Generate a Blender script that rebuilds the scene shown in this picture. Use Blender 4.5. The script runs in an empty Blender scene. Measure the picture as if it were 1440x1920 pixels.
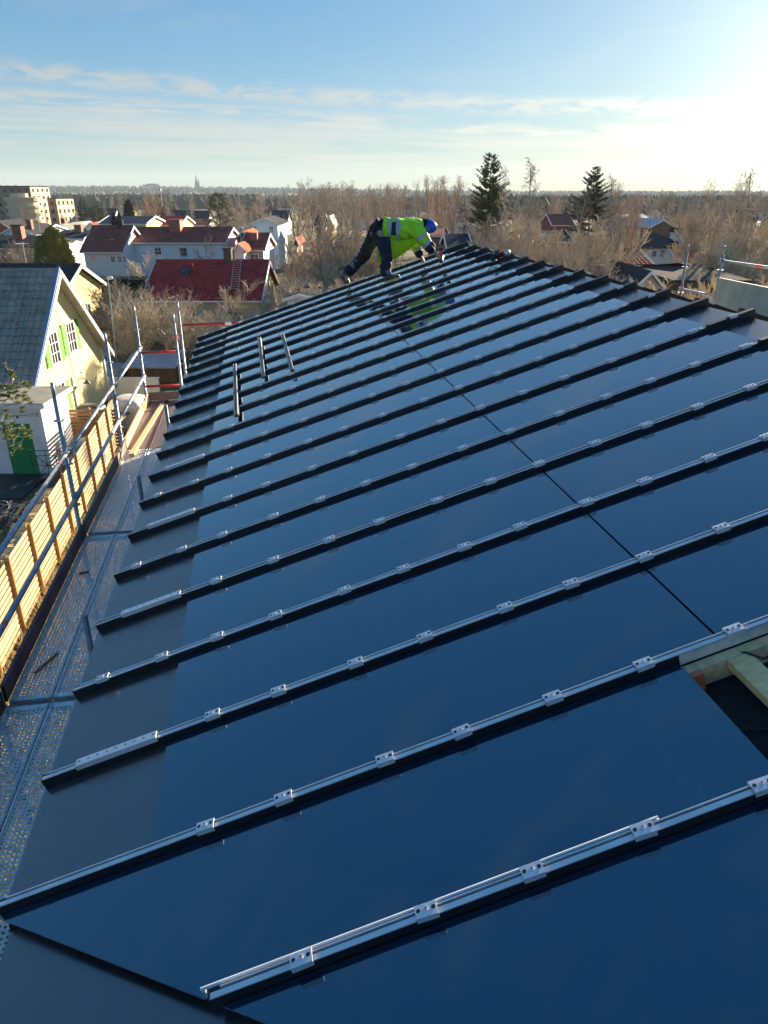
import bpy, bmesh, math, random
from math import radians as R_, sin, cos, tan, atan2, pi, sqrt
from mathutils import Vector as V, Matrix

sc = bpy.context.scene
# ------------------------------------------------------------------ camera
CAM_Z = 9.7
FPX, CX, CY = 1340.0, 720.0, 960.0           # focal length and centre in photo pixels
PITCH = math.atan(600.0 / FPX)
cam_d = bpy.data.cameras.new('camera')
cam = bpy.data.objects.new('camera', cam_d); sc.collection.objects.link(cam)
cam.location = (0, 0, CAM_Z)
cam.rotation_euler = (pi / 2 - PITCH, 0, 0)
cam_d.sensor_width = 36; cam_d.lens = 36 * FPX / 1920
cam_d.clip_start = 0.05; cam_d.clip_end = 30000
sc.camera = cam
# ------------------------------------------------------------------ light
SUN_HEAD, SUN_EL = R_(31.0), R_(13.0)
sun_v = V((sin(SUN_HEAD) * cos(SUN_EL), cos(SUN_HEAD) * cos(SUN_EL), sin(SUN_EL)))
w = bpy.data.worlds.new('World'); sc.world = w; w.use_nodes = True
nt = w.node_tree; nt.nodes.clear()
def N(t, **k):
    n = nt.nodes.new(t)
    for a, b in k.items(): setattr(n, a, b)
    return n
def LK(a, b): nt.links.new(a, b)
def MTH(op, a, b=None, c=None, clamp=False):
    n = N('ShaderNodeMath', operation=op, use_clamp=clamp)
    for i, x in enumerate((a, b, c)):
        if x is None: continue
        if isinstance(x, (int, float)): n.inputs[i].default_value = x
        else: LK(x, n.inputs[i])
    return n.outputs[0]
def SMOOTH(x, lo, hi):
    n = N('ShaderNodeMapRange', interpolation_type='SMOOTHSTEP')
    LK(x, n.inputs[0]); n.inputs[1].default_value = lo; n.inputs[2].default_value = hi
    return n.outputs[0]
sky = N('ShaderNodeTexSky', sky_type='NISHITA')
sky.sun_disc = False; sky.sun_elevation = SUN_EL; sky.sun_rotation = SUN_HEAD
sky.altitude = 20; sky.air_density = 1.0; sky.dust_density = 0.4; sky.ozone_density = 3.0
tc = N('ShaderNodeTexCoord'); sp = N('ShaderNodeSeparateXYZ'); LK(tc.outputs['Generated'], sp.inputs[0])
az = MTH('ARCTAN2', sp.outputs[0], sp.outputs[1]); el = MTH('ARCSINE', sp.outputs[2])
def streaks(sa, se, scale, detail, off, rough=.55, dist=0.0):
    cb = N('ShaderNodeCombineXYZ')
    LK(MTH('MULTIPLY', az, sa), cb.inputs[0]); LK(MTH('MULTIPLY', el, se), cb.inputs[1]); cb.inputs[2].default_value = off
    n = N('ShaderNodeTexNoise'); n.inputs['Scale'].default_value = scale; n.inputs['Detail'].default_value = detail
    n.inputs['Roughness'].default_value = rough; n.inputs['Distortion'].default_value = dist
    LK(cb.outputs[0], n.inputs['Vector']); return n.outputs['Fac']
# a long band of broken streaks low over the horizon, thin cirrus above it
tilt = MTH('MULTIPLY_ADD', az, 0.045, el)
def band(lo0, lo1, hi0, hi1): return MTH('MULTIPLY', SMOOTH(tilt, R_(lo0), R_(lo1)), MTH('SUBTRACT', 1.0, SMOOTH(tilt, R_(hi0), R_(hi1))))
rowA = MTH('MULTIPLY', band(4.9, 5.8, 6.0, 6.8), SMOOTH(streaks(9.0, 30.0, 2.6, 6, 3.1, .62, .6), .36, .60))      # upper row of small puffs
rowB = MTH('MULTIPLY', band(3.3, 4.3, 4.5, 5.3), SMOOTH(streaks(4.2, 34.0, 2.4, 6, 9.4, .60, .5), .34, .58))      # long lens-shaped streaks
rowC = MTH('MULTIPLY', band(0.8, 1.8, 3.4, 4.6), SMOOTH(streaks(1.6, 44.0, 2.2, 6, 5.7, .58, .4), .30, .56))      # flat veils lower down
low = MTH('MAXIMUM', MTH('MAXIMUM', MTH('MULTIPLY', rowA, .66), MTH('MULTIPLY', rowB, .80)), MTH('MULTIPLY', rowC, .62))
c2 = SMOOTH(streaks(2.0, 9.0, 1.6, 7, 21.0, .6, .8), .50, .80)
cir = MTH('MULTIPLY', MTH('MULTIPLY', c2, SMOOTH(el, R_(5), R_(10))), .32)
veil = MTH('MULTIPLY', MTH('SUBTRACT', 1.0, SMOOTH(el, R_(0.5), R_(8.0))), .12)
fac = MTH('MAXIMUM', MTH('MAXIMUM', low, cir), veil)
gm = N('ShaderNodeGamma'); LK(sky.outputs[0], gm.inputs[0]); gm.inputs[1].default_value = 0.4
hsv = N('ShaderNodeHueSaturation'); LK(gm.outputs[0], hsv.inputs['Color']); hsv.inputs['Saturation'].default_value = 2.05; hsv.inputs['Value'].default_value = 1.10
wb = N('ShaderNodeMixRGB', blend_type='MULTIPLY'); wb.inputs[0].default_value = 1.0; LK(hsv.outputs[0], wb.inputs[1]); wb.inputs[2].default_value = (.71, 1.0, 1.24, 1)   # white balance
SKY = wb.outputs[0]
lum = N('ShaderNodeRGBToBW'); LK(SKY, lum.inputs[0])
cl = N('ShaderNodeMixRGB', blend_type='MULTIPLY'); cl.inputs[0].default_value = 1.0
gl = N('ShaderNodeCombineXYZ')
for i in range(3): LK(MTH('MULTIPLY_ADD', lum.outputs[0], 1.02, 0.70), gl.inputs[i])
LK(gl.outputs[0], cl.inputs[1]); cl.inputs[2].default_value = (1.0, .98, .88, 1)
mx = N('ShaderNodeMixRGB'); LK(fac, mx.inputs[0]); LK(SKY, mx.inputs[1]); LK(cl.outputs[0], mx.inputs[2])
# bright hazy aureole round the sun, strongest in the low cloud and haze under it
dp = N('ShaderNodeVectorMath', operation='DOT_PRODUCT'); LK(tc.outputs['Generated'], dp.inputs[0]); dp.inputs[1].default_value = V((sun_v.x, sun_v.y, .07)).normalized()
ca = MTH('MAXIMUM', dp.outputs['Value'], 0.0)
aur = MTH('ADD', MTH('MULTIPLY', MTH('POWER', ca, 16.0), 1.15), MTH('MULTIPLY', MTH('POWER', ca, 90.0), 3.6))
aur = MTH('MULTIPLY', aur, MTH('MULTIPLY_ADD', fac, 1.2, .55))
ac = N('ShaderNodeMixRGB', blend_type='MULTIPLY'); ac.inputs[0].default_value = 1.0; acv = N('ShaderNodeCombineXYZ')
for i in range(3): LK(aur, acv.inputs[i])
LK(acv.outputs[0], ac.inputs[1]); ac.inputs[2].default_value = (1.0, .90, .50, 1)
sm_ = N('ShaderNodeMixRGB', blend_type='ADD'); sm_.inputs[0].default_value = 1.0; LK(mx.outputs[0], sm_.inputs[1]); LK(ac.outputs[0], sm_.inputs[2])
bg = N('ShaderNodeBackground'); bg.inputs[1].default_value = 0.070; LK(sm_.outputs[0], bg.inputs[0])
wo = N('ShaderNodeOutputWorld'); LK(bg.outputs[0], wo.inputs[0])
sl = bpy.data.lights.new('sun', 'SUN'); sl.energy = 5.0; sl.angle = R_(0.55); sl.color = (1.0, .84, .62)
so = bpy.data.objects.new('sun', sl); sc.collection.objects.link(so)
so.rotation_euler = sun_v.to_track_quat('Z', 'Y').to_euler(); so.location = sun_v * 60
# ------------------------------------------------------------------ exposure / render
vs = sc.view_settings
sc.display_settings.display_device = 'sRGB'
vs.view_transform = 'Standard'; vs.look = 'None'; vs.gamma = 1.0; vs.use_curve_mapping = False; vs.exposure = 1.85
sc.render.engine = 'CYCLES'
cy = sc.cycles
cy.use_denoising = True
cy.use_adaptive_sampling = True; cy.adaptive_threshold = 0.02
try: cy.denoiser = 'OPENIMAGEDENOISE'
except Exception: pass
cy.max_bounces = 6; cy.diffuse_bounces = 3; cy.glossy_bounces = 3; cy.transmission_bounces = 2
cy.transparent_max_bounces = 4; cy.volume_bounces = 0; cy.caustics_reflective = False; cy.caustics_refractive = False
cy.sample_clamp_indirect = 6.0
# ------------------------------------------------------------------ pixel -> place
CP, SP = cos(PITCH), sin(PITCH)
def ray(px, py):
    x, y = px - CX, py - CY
    return V((x / FPX, (FPX * CP - y * SP) / FPX, (-y * CP - FPX * SP) / FPX))
CAM = V((0, 0, CAM_Z))
def at_y(px, py, Y): r = ray(px, py); return CAM + r * (Y / r.y)
def at_x(px, py, X): r = ray(px, py); return CAM + r * (X / r.x)
def at_z(px, py, z=0.0): r = ray(px, py); return CAM + r * ((z - CAM_Z) / r.z)
ANG = math.atan2(255.0, FPX * CP + 600 * SP)     # the new roof's ridge is turned this much
EV = V((-sin(ANG), cos(ANG), 0)); XV = V((cos(ANG), sin(ANG), 0))
def b2w(p): return XV * p[0] + EV * p[1] + V((0, 0, p[2]))
def at_cross(px, py, c):                          # in the roof building's own axes
    r = ray(px, py); t = c / r.dot(XV); p = CAM + r * t
    return V((p.dot(XV), p.dot(EV), p.z))
D_ = 1.85; TH = R_(17.4); CT, ST = cos(TH), sin(TH)
def rf(e, s, h=0.0):                              # e, s in units of D_, h metres above the panels
    return V((s * D_ * CT + (D_ - h) * ST, e * D_, CAM_Z + s * D_ * ST - (D_ - h) * CT))
def sstep(a, b, x):
    t = min(1, max(0, (x - a) / (b - a))); return t * t * (3 - 2 * t)
def gz(x, y):                                     # height of the land
    r = sqrt(x * x + y * y)
    z = -3.2 * sstep(110, 300, r) - 4 * sstep(300, 900, r)
    left = sstep(.25, -.35, x / max(y, 1.0)) if y > 0 else .5
    z += (8 + 22 * left) * sstep(1500, 4200, r)
    return z
# ------------------------------------------------------------------ mesh builder
COL = sc.collection
OFF = {}
class MB:
    def __init__(s): s.v = []; s.f = []; s.m = []
    def add(s, vs, fs, m=0):
        o = len(s.v); s.v += [tuple(x) for x in vs]; s.f += [tuple(i + o for i in f) for f in fs]; s.m += [m] * len(fs); return s
    BF = ((0, 3, 2, 1), (4, 5, 6, 7), (0, 1, 5, 4), (1, 2, 6, 5), (2, 3, 7, 6), (3, 0, 4, 7))
    def box(s, c, d, m=0, M=None):
        x, y, z = d[0] / 2, d[1] / 2, d[2] / 2
        P = [V(p) for p in ((-x, -y, -z), (x, -y, -z), (x, y, -z), (-x, y, -z), (-x, -y, z), (x, -y, z), (x, y, z), (-x, y, z))]
        if M is not None: P = [M @ p for p in P]
        c = V(c); return s.add([p + c for p in P], s.BF, m)
    def hexa(s, P, m=0): return s.add(P, s.BF, m)            # 8 points: bottom ring, top ring
    def beam(s, a, b, wd, ht, up=(0, 0, 1), m=0):
        a, b = V(a), V(b); d = (b - a).normalized(); up = V(up)
        sd = d.cross(up)
        if sd.length < 1e-4: sd = d.cross(V((1, 0, 0)))
        sd.normalize(); u = sd.cross(d); sd = sd * wd / 2; u = u * ht / 2
        return s.hexa([a - sd - u, a + sd - u, b + sd - u, b - sd - u, a - sd + u, a + sd + u, b + sd + u, b - sd + u], m)
    def tube(s, pts, rad, n=8, m=0, cap=True):
        pts = [V(p) for p in pts]
        if not isinstance(rad, (list, tuple)): rad = [rad] * len(pts)
        o = len(s.v); a = None
        for i, p in enumerate(pts):
            d = (pts[min(i + 1, len(pts) - 1)] - pts[max(i - 1, 0)])
            d = d.normalized() if d.length > 1e-9 else V((0, 0, 1))
            if a is None: a = d.orthogonal().normalized()
            else:
                a = a - d * a.dot(d); a = a.normalized() if a.length > 1e-6 else d.orthogonal().normalized()
            b = d.cross(a)
            for k in range(n):
                t = 2 * pi * k / n; q = p + (a * cos(t) + b * sin(t)) * rad[i]; s.v.append(q[:])
        for i in range(len(pts) - 1):
            for k in range(n):
                k2 = (k + 1) % n
                s.f.append((o + i * n + k, o + i * n + k2, o + (i + 1) * n + k2, o + (i + 1) * n + k)); s.m.append(m)
        if cap:
            s.f.append(tuple(o + k for k in range(n))[::-1]); s.m.append(m)
            e = o + (len(pts) - 1) * n; s.f.append(tuple(e + k for k in range(n))); s.m.append(m)
        return s
    def spike(s, a, b, r, m=0):                              # thin three-sided twig
        d = b - a; u = d.orthogonal(); u = u * (r / max(u.length, 1e-9)); w_ = d.cross(u)
        w_ = w_ * (r / max(w_.length, 1e-9)); o = len(s.v)
        s.v += [(a + u)[:], (a - u * .5 + w_ * .87)[:], (a - u * .5 - w_ * .87)[:], b[:]]
        s.f += [(o, o + 1, o + 3), (o + 1, o + 2, o + 3), (o + 2, o, o + 3)]; s.m += [m] * 3
    def prism(s, poly, ex, m=0):
        n = len(poly); poly = [V(p) for p in poly]; ex = V(ex)
        fs = [tuple(range(n))[::-1], tuple(range(n, 2 * n))] + [(i, (i + 1) % n, n + (i + 1) % n, n + i) for i in range(n)]
        return s.add(poly + [p + ex for p in poly], fs, m)
    def ball(s, c, r, nu=10, nv=7, m=0, M=None, vmin=0.0, vmax=1.0):
        c = V(c); r = V(r) if not isinstance(r, (int, float)) else V((r, r, r)); o = len(s.v)
        for j in range(nv + 1):
            ph = pi * (vmin + (vmax - vmin) * j / nv)
            for i in range(nu):
                t = 2 * pi * i / nu; p = V((r.x * sin(ph) * cos(t), r.y * sin(ph) * sin(t), r.z * cos(ph)))
                if M is not None: p = M @ p
                s.v.append((p + c)[:])
        for j in range(nv):
            for i in range(nu):
                i2 = (i + 1) % nu; s.f.append((o + j * nu + i, o + (j + 1) * nu + i, o + (j + 1) * nu + i2, o + j * nu + i2)); s.m.append(m)
        return s
    def mesh(s, name, mats, off=(0, 0, 0), smooth=False):
        me = bpy.data.meshes.new(name); ox, oy, oz = off
        me.from_pydata([(x - ox, y - oy, z - oz) for x, y, z in s.v], [], s.f)
        if not isinstance(mats, (list, tuple)): mats = [mats]
        for m in mats: me.materials.append(M_[m] if isinstance(m, str) else m)
        if len(mats) > 1: me.polygons.foreach_set('material_index', s.m)
        if smooth: me.polygons.foreach_set('use_smooth', [True] * len(s.f))
        me.validate(); me.update(); return me
    def build(s, name, mats, parent=None, smooth=False, off=None, kind=None):
        o_ = OFF.get(parent.name, V((0, 0, 0))) if parent is not None else V(off or (0, 0, 0))
        me = s.mesh(name, mats, o_, smooth)
        o = bpy.data.objects.new(name, me); COL.objects.link(o)
        if parent is not None: o.parent = parent
        else: o.location = o_
        OFF[o.name] = o_
        if kind: o['kind'] = kind
        return o
def tag(o, label, cat, group=None):
    o['label'] = label; o['category'] = cat
    if group: o['group'] = group
    return o
def thing(name, label, cat, base=(0, 0, 0), bframe=False, group=None):
    o = bpy.data.objects.new(name, None); COL.objects.link(o); o.empty_display_size = .2
    base = V(base); OFF[o.name] = base
    if bframe: o.location = b2w(base); o.rotation_euler = (0, 0, ANG)
    else: o.location = base
    return tag(o, label, cat, group)
def single(mb, name, mats, label, cat, base, bframe=False, group=None, smooth=False):
    o = mb.build(name, mats, None, smooth, off=base)
    if bframe: o.location = b2w(V(base)); o.rotation_euler = (0, 0, ANG)
    return tag(o, label, cat, group)
def inst(src_mesh, name, parent, loc=(0, 0, 0), M=None):
    o = bpy.data.objects.new(name, src_mesh); COL.objects.link(o); o.parent = parent
    o.location = V(loc) - OFF.get(parent.name, V((0, 0, 0)))
    if M is not None: o.rotation_euler = M.to_euler()
    return o
def copy_tree(o, parent=None):
    c = o.copy(); COL.objects.link(c); c.parent = parent
    for ch in o.children: copy_tree(ch, c)
    return c
# ------------------------------------------------------------------ materials
M_ = {}
def mat(name, col, rough=.6, var=.18, scale=6.0, bump=0.0, bscale=40.0, metal=0.0, spec=.5, col2=None, stretch=None, rvar=0.0, rand=0.0, detail=5, coat=0.0):
    m = bpy.data.materials.new(name); m.use_nodes = True; t = m.node_tree; b = t.nodes['Principled BSDF']
    def nn(k, **kw):
        n = t.nodes.new(k)
        for a, x in kw.items(): setattr(n, a, x)
        return n
    b.inputs['Roughness'].default_value = rough; b.inputs['Metallic'].default_value = metal
    b.inputs['Specular IOR Level'].default_value = spec
    if coat: b.inputs['Coat Weight'].default_value = coat; b.inputs['Coat Roughness'].default_value = .07
    c = nn('ShaderNodeTexCoord'); vec = c.outputs['Object']
    if stretch:
        mp = nn('ShaderNodeMapping'); mp.inputs['Scale'].default_value = stretch; t.links.new(vec, mp.inputs[0]); vec = mp.outputs[0]
    no = nn('ShaderNodeTexNoise'); no.inputs['Scale'].default_value = scale; no.inputs['Detail'].default_value = detail; no.inputs['Roughness'].default_value = .6
    t.links.new(vec, no.inputs['Vector'])
    rp_ = nn('ShaderNodeValToRGB'); e = rp_.color_ramp.elements
    c2 = col2 or tuple(min(1, x * (1 + var)) for x in col); c1 = col if col2 else tuple(x * (1 - var) for x in col)
    e[0].position = .32; e[1].position = .68; e[0].color = (*c1, 1); e[1].color = (*c2, 1)
    t.links.new(no.outputs['Fac'], rp_.inputs[0]); out = rp_.outputs[0]
    if rand:
        oi = nn('ShaderNodeObjectInfo'); mr = nn('ShaderNodeMapRange'); mr.inputs[3].default_value = 1 - rand; mr.inputs[4].default_value = 1 + rand
        t.links.new(oi.outputs['Random'], mr.inputs[0]); hs = nn('ShaderNodeHueSaturation'); t.links.new(out, hs.inputs['Color']); t.links.new(mr.outputs[0], hs.inputs['Value']); out = hs.outputs[0]
    t.links.new(out, b.inputs['Base Color'])
    if rvar:
        n2 = nn('ShaderNodeTexNoise'); n2.inputs['Scale'].default_value = scale * .6; n2.inputs['Detail'].default_value = 6
        t.links.new(c.outputs['Object'], n2.inputs['Vector']); mr = nn('ShaderNodeMapRange'); mr.inputs[1].default_value = .3; mr.inputs[2].default_value = .75
        mr.inputs[3].default_value = max(.02, rough - rvar); mr.inputs[4].default_value = rough + rvar
        t.links.new(n2.outputs['Fac'], mr.inputs[0]); t.links.new(mr.outputs[0], b.inputs['Roughness'])
    if bump:
        n3 = nn('ShaderNodeTexNoise'); n3.inputs['Scale'].default_value = bscale; n3.inputs['Detail'].default_value = 4; t.links.new(vec, n3.inputs['Vector'])
        bp = nn('ShaderNodeBump'); bp.inputs['Strength'].default_value = bump; bp.inputs['Distance'].default_value = .02
        t.links.new(n3.outputs['Fac'], bp.inputs['Height']); t.links.new(bp.outputs[0], b.inputs['Normal'])
    M_[name] = m; return m
# roof
mat('panel', (.0005, .012, .036), .06, .12, .8, spec=.5, rvar=.03, coat=1.0).node_tree.nodes['Principled BSDF'].inputs['IOR'].default_value = 2.2
mat('sheet', (.024, .021, .021), .24, .25, 2.2, spec=.5, rvar=.09, col2=(.040, .035, .034)).node_tree.nodes['Principled BSDF'].inputs['IOR'].default_value = 2.6
mat('blackpaint', (.008, .008, .009), .38, .2, 5)
mat('membrane', (.012, .013, .014), .75, .3, 14, bump=.3, bscale=90)
mat('alu', (.80, .80, .80), .36, .10, 9, metal=.4)
mat('galv', (.76, .74, .70), .38, .22, 14, metal=.45, rvar=.1)
mat('galvdark', (.28, .30, .32), .5, .3, 10, metal=.4, rvar=.1)
mat('hole', (.02, .02, .022), .8)
mat('pine_wood', (.95, .60, .27), .65, .2, 3, stretch=(1, 14, 14), bump=.12, bscale=30)
mat('lath', (.86, .58, .30), .65, .25, 4, stretch=(10, 1, 10), bump=.15, bscale=30)
mat('fence_wood', (.60, .46, .24), .6, .16, 3, stretch=(12, 1, 12), rand=.14)
mat('fence_post', (.36, .18, .06), .6, .2, 4, stretch=(12, 12, 1), rand=.12)
mat('greywood', (.24, .19, .16), .75, .35, 3, stretch=(10, 1, 10), bump=.2)
mat('tube', (.40, .43, .46), .42, .22, 14, metal=.45, rvar=.1)
mat('maroon', (.10, .022, .026), .5, .35, 5, rvar=.1)
mat('redpaint', (.52, .035, .035), .45, .25, 12)
mat('tape', (.85, .10, .09), .5, .05, 5)
mat('orange_plastic', (.85, .20, .08), .45, .05, 5)
mat('cable', (.012, .012, .013), .5)
mat('plywood', (.92, .72, .48), .7, .2, 2.2, bump=.1)
mat('under_deck_dark', (.13, .12, .11), .95, .35, 30, bump=.6, bscale=60)
mat('concrete', (.33, .32, .30), .85, .2, 3, bump=.3)
# houses
mat('cream', (.82, .66, .32), .7, .05, 3)
mat('white_wall', (.82, .80, .75), .75, .05, 2)
mat('white_trim', (.80, .79, .76), .55, .05, 5)
mat('blue_trim', (.18, .27, .42), .5, .1, 5)
mat('yellow_wall', (.72, .52, .20), .75, .08, 2)
mat('ochre_wall', (.70, .50, .22), .75, .08, 2)
mat('beige_wall', (.55, .48, .36), .8, .1, 2)
mat('paleblue_wall', (.66, .80, .86), .75, .05, 2)
mat('greywall', (.40, .42, .40), .75, .08, 2)
mat('brownwall', (.13, .09, .065), .75, .15, 2)
mat('falu', (.24, .045, .03), .75, .15, 3)
mat('rosewall', (.55, .42, .38), .8, .1, 2)
mat('roof_red', (.38, .058, .052), .95, spec=.06, var=.25, scale=1.4)
mat('roof_brown', (.30, .105, .075), .95, spec=.06, var=.25, scale=1.4)
mat('roof_redbrown', (.36, .11, .08), .95, spec=.06, var=.25, scale=1.4)
mat('roof_orange', (.46, .15, .07), .95, spec=.06, var=.25, scale=1.4)
mat('roof_grey', (.33, .32, .26), .95, spec=.06, var=.25, scale=1.4)
mat('roof_dark', (.055, .058, .062), .95, spec=.06, var=.25, scale=1.4)
mat('roof_blue', (.018, .045, .085), .95, spec=.06, var=.25, scale=1.4)
mat('brick', (.30, .12, .075), .8, .25, 9)
mat('pane', (.03, .04, .05), .08, .2, 2, spec=.6)
mat('green_shutter', (.13, .36, .05), .5, .1, 5)
mat('green_door', (.02, .27, .075), .5, .15, 6)
mat('door_groove', (.01, .14, .04), .6, .1, 6)
mat('iron', (.05, .05, .055), .6, .2, 8)
mat('brownslat', (.20, .115, .06), .7, .25, 4, rand=.2)
mat('darkdeck', (.035, .045, .045), .6, .35, 3, stretch=(1, 8, 8), rand=.25)
mat('tarp', (.26, .29, .31), .55, .25, 4, bump=.4, bscale=6)
mat('paletarp', (.52, .50, .45), .6, .2, 3, bump=.4, bscale=6)
mat('grilldark', (.03, .032, .03), .4, .3, 6)
mat('corrug', (.42, .43, .46), .5, .2, 3)
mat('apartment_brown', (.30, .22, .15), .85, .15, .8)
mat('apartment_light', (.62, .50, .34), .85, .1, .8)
mat('apartment_cream', (.62, .54, .40), .8, .1, .8)
mat('stone_far', (.36, .30, .29), .9, .1, .05)
mat('spire_far', (.07, .085, .08), .8, .1, .05)
mat('lampgrey', (.38, .41, .40), .5, .1, 5, metal=.3)
mat('lampwhite', (.75, .74, .70), .4, .05, 5)
# plants and ground
mat('twig', (.42, .355, .27), .85, .25, 1.5, rand=.22)
mat('twig_red', (.48, .365, .275), .85, .25, 1.2, rand=.15)
mat('twig_pale', (.50, .42, .31), .8, .25, 2, rand=.12)
mat('twig_straw', (.58, .48, .33), .85, .3, 1.5, rand=.15)
mat('twig_orange', (.36, .19, .07), .85, .25, 1, rand=.1)
mat('bark', (.29, .24, .19), .9, .35, 6, bump=.4)
mat('birchbark', (.45, .42, .37), .8, .5, 5, col2=(.10, .085, .07))
mat('birchbark2', (.52, .48, .42), .75, .3, 4)
mat('needle', (.060, .090, .035), .75, .35, 1.2, rand=.15, col2=(.11, .145, .06))
mat('needle_pine', (.085, .115, .030), .7, .3, 1.5, col2=(.15, .17, .045))
mat('needle_near', (.13, .17, .035), .65, .3, 3, col2=(.24, .26, .06))
mat('thuja', (.10, .11, .02), .75, .4, 1.6, col2=(.28, .25, .05))
mat('hedge', (.012, .030, .012), .8, .4, 2, col2=(.03, .055, .02))
mat('needle_bark', (.10, .065, .045), .9, .3, 6)
mat('straw', (.42, .31, .13), .8, .35, 2, col2=(.62, .47, .22))
mat('farwood', (.060, .072, .050), .95, .3, .02, spec=.05, col2=(.085, .085, .060))
mat('soil', (.06, .045, .032), .95, .4, 2, bump=.5, bscale=8)
# people
mat('skin', (.50, .29, .20), .55, .08, 20)
mat('hivis', (.42, .85, .012), .65, .10, 5, bump=.25, bscale=12)
mat('silver', (.46, .48, .49), .4, .08, 20)
mat('navy', (.012, .018, .040), .75, .25, 10)
mat('workcloth', (.010, .014, .024), .8, .35, 6, bump=.3, bscale=18)
mat('paintstain', (.19, .22, .25), .8, .3, 10)
mat('bootgrey', (.10, .12, .13), .6, .3, 18)
mat('bootsole', (.45, .60, .25), .6, .1, 8)
mat('helmet', (.010, .07, .48), .28, .08, 5, coat=.4)
mat('hair', (.02, .014, .01), .7)
mat('tool_black', (.015, .016, .017), .45, .2, 8)
mat('tool_red', (.45, .03, .03), .4, .1, 8)
mat('steel', (.55, .56, .58), .3, .1, 8, metal=1)
def make_ground():
    m = bpy.data.materials.new('ground'); m.use_nodes = True; t = m.node_tree; b = t.nodes['Principled BSDF']; b.inputs['Roughness'].default_value = .95
    b.inputs['Specular IOR Level'].default_value = .2
    c = t.nodes.new('ShaderNodeTexCoord')
    def noise(s, d=6):
        n = t.nodes.new('ShaderNodeTexNoise'); n.inputs['Scale'].default_value = s; n.inputs['Detail'].default_value = d
        t.links.new(c.outputs['Object'], n.inputs['Vector']); return n.outputs['Fac']
    def ramp(f, stops):
        r = t.nodes.new('ShaderNodeValToRGB'); e = r.color_ramp.elements
        e[0].position, e[0].color = stops[0][0], (*stops[0][1], 1); e[1].position, e[1].color = stops[-1][0], (*stops[-1][1], 1)
        for p, cc in stops[1:-1]: x = e.new(p); x.color = (*cc, 1)
        t.links.new(f, r.inputs[0]); return r.outputs[0]
    a = ramp(noise(.09), [(.30, (.105, .125, .032)), (.46, (.165, .155, .055)), (.58, (.195, .145, .078)), (.72, (.27, .21, .12))])
    f = ramp(noise(3.5), [(.3, (.55, .55, .55)), (.7, (1.25, 1.2, 1.15))])
    mu = t.nodes.new('ShaderNodeMixRGB'); mu.blend_type = 'MULTIPLY'; mu.inputs[0].default_value = 1
    t.links.new(a, mu.inputs[1]); t.links.new(f, mu.inputs[2]); t.links.new(mu.outputs[0], b.inputs['Base Color'])
    bp = t.nodes.new('ShaderNodeBump'); bp.inputs['Strength'].default_value = .6; bp.inputs['Distance'].default_value = .1
    t.links.new(noise(9), bp.inputs['Height']); t.links.new(bp.outputs[0], b.inputs['Normal'])
    M_['ground'] = m
make_ground()
def weather(name, dust, wave, wscale, smear=.22):
    """dust film, wiped smears and hand marks, slightly wavy sheet"""
    m = M_[name]; t = m.node_tree; b = t.nodes['Principled BSDF']; c = t.nodes.new('ShaderNodeTexCoord'); nd = t.nodes.new
    def noise(s, d, r=.6, dis=0.0):
        n = nd('ShaderNodeTexNoise'); n.inputs['Scale'].default_value = s; n.inputs['Detail'].default_value = d; n.inputs['Roughness'].default_value = r; n.inputs['Distortion'].default_value = dis
        t.links.new(c.outputs['Object'], n.inputs['Vector']); return n.outputs['Fac']
    def rng(f, a, b_, lo, hi):
        n = nd('ShaderNodeMapRange'); n.inputs[1].default_value = a; n.inputs[2].default_value = b_; n.inputs[3].default_value = lo; n.inputs[4].default_value = hi; t.links.new(f, n.inputs[0]); return n.outputs[0]
    def mul(a, b_):
        n = nd('ShaderNodeMath'); n.operation = 'MULTIPLY'; t.links.new(a, n.inputs[0]); t.links.new(b_, n.inputs[1]); return n.outputs[0]
    film = rng(noise(.9, 8, .7), .45, .78, 0, .10)
    marks = mul(rng(noise(2.1, 3), .60, .70, 0, 1), rng(noise(26, 5, .7, 1.6), .52, .66, 0, .9))
    specks = rng(noise(120, 1), .77, .80, 0, .8)
    mx_ = nd('ShaderNodeMath'); mx_.operation = 'MAXIMUM'; t.links.new(film, mx_.inputs[0]); t.links.new(marks, mx_.inputs[1])
    mx2 = nd('ShaderNodeMath'); mx2.operation = 'MAXIMUM'; t.links.new(mx_.outputs[0], mx2.inputs[0]); t.links.new(specks, mx2.inputs[1])
    k = nd('ShaderNodeMath'); k.operation = 'MULTIPLY'; t.links.new(mx2.outputs[0], k.inputs[0]); k.inputs[1].default_value = dust
    src = b.inputs['Base Color'].links[0].from_socket; mc = nd('ShaderNodeMixRGB'); t.links.new(k.outputs[0], mc.inputs[0]); t.links.new(src, mc.inputs[1]); mc.inputs[2].default_value = (.34, .33, .30, 1); t.links.new(mc.outputs[0], b.inputs['Base Color'])
    if b.inputs['Coat Weight'].default_value > 0: t.links.new(rng(mx2.outputs[0], 0, 1, .05, .05 + smear), b.inputs['Coat Roughness'])
    bp = nd('ShaderNodeBump'); bp.inputs['Strength'].default_value = wave; bp.inputs['Distance'].default_value = .01; t.links.new(noise(wscale, 2), bp.inputs['Height'])
    t.links.new(bp.outputs[0], b.inputs['Normal']); t.links.new(bp.outputs[0], b.inputs['Coat Normal'])
M_['panel'].node_tree.nodes['Principled BSDF'].inputs['Specular Tint'].default_value = (.30, .82, 1.0, 1)   # blue antireflective coating
M_['panel'].node_tree.nodes['Principled BSDF'].inputs['Coat IOR'].default_value = 1.85
weather('panel', .30, .05, 1.6); weather('sheet', .26, .20, 2.2)
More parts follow.
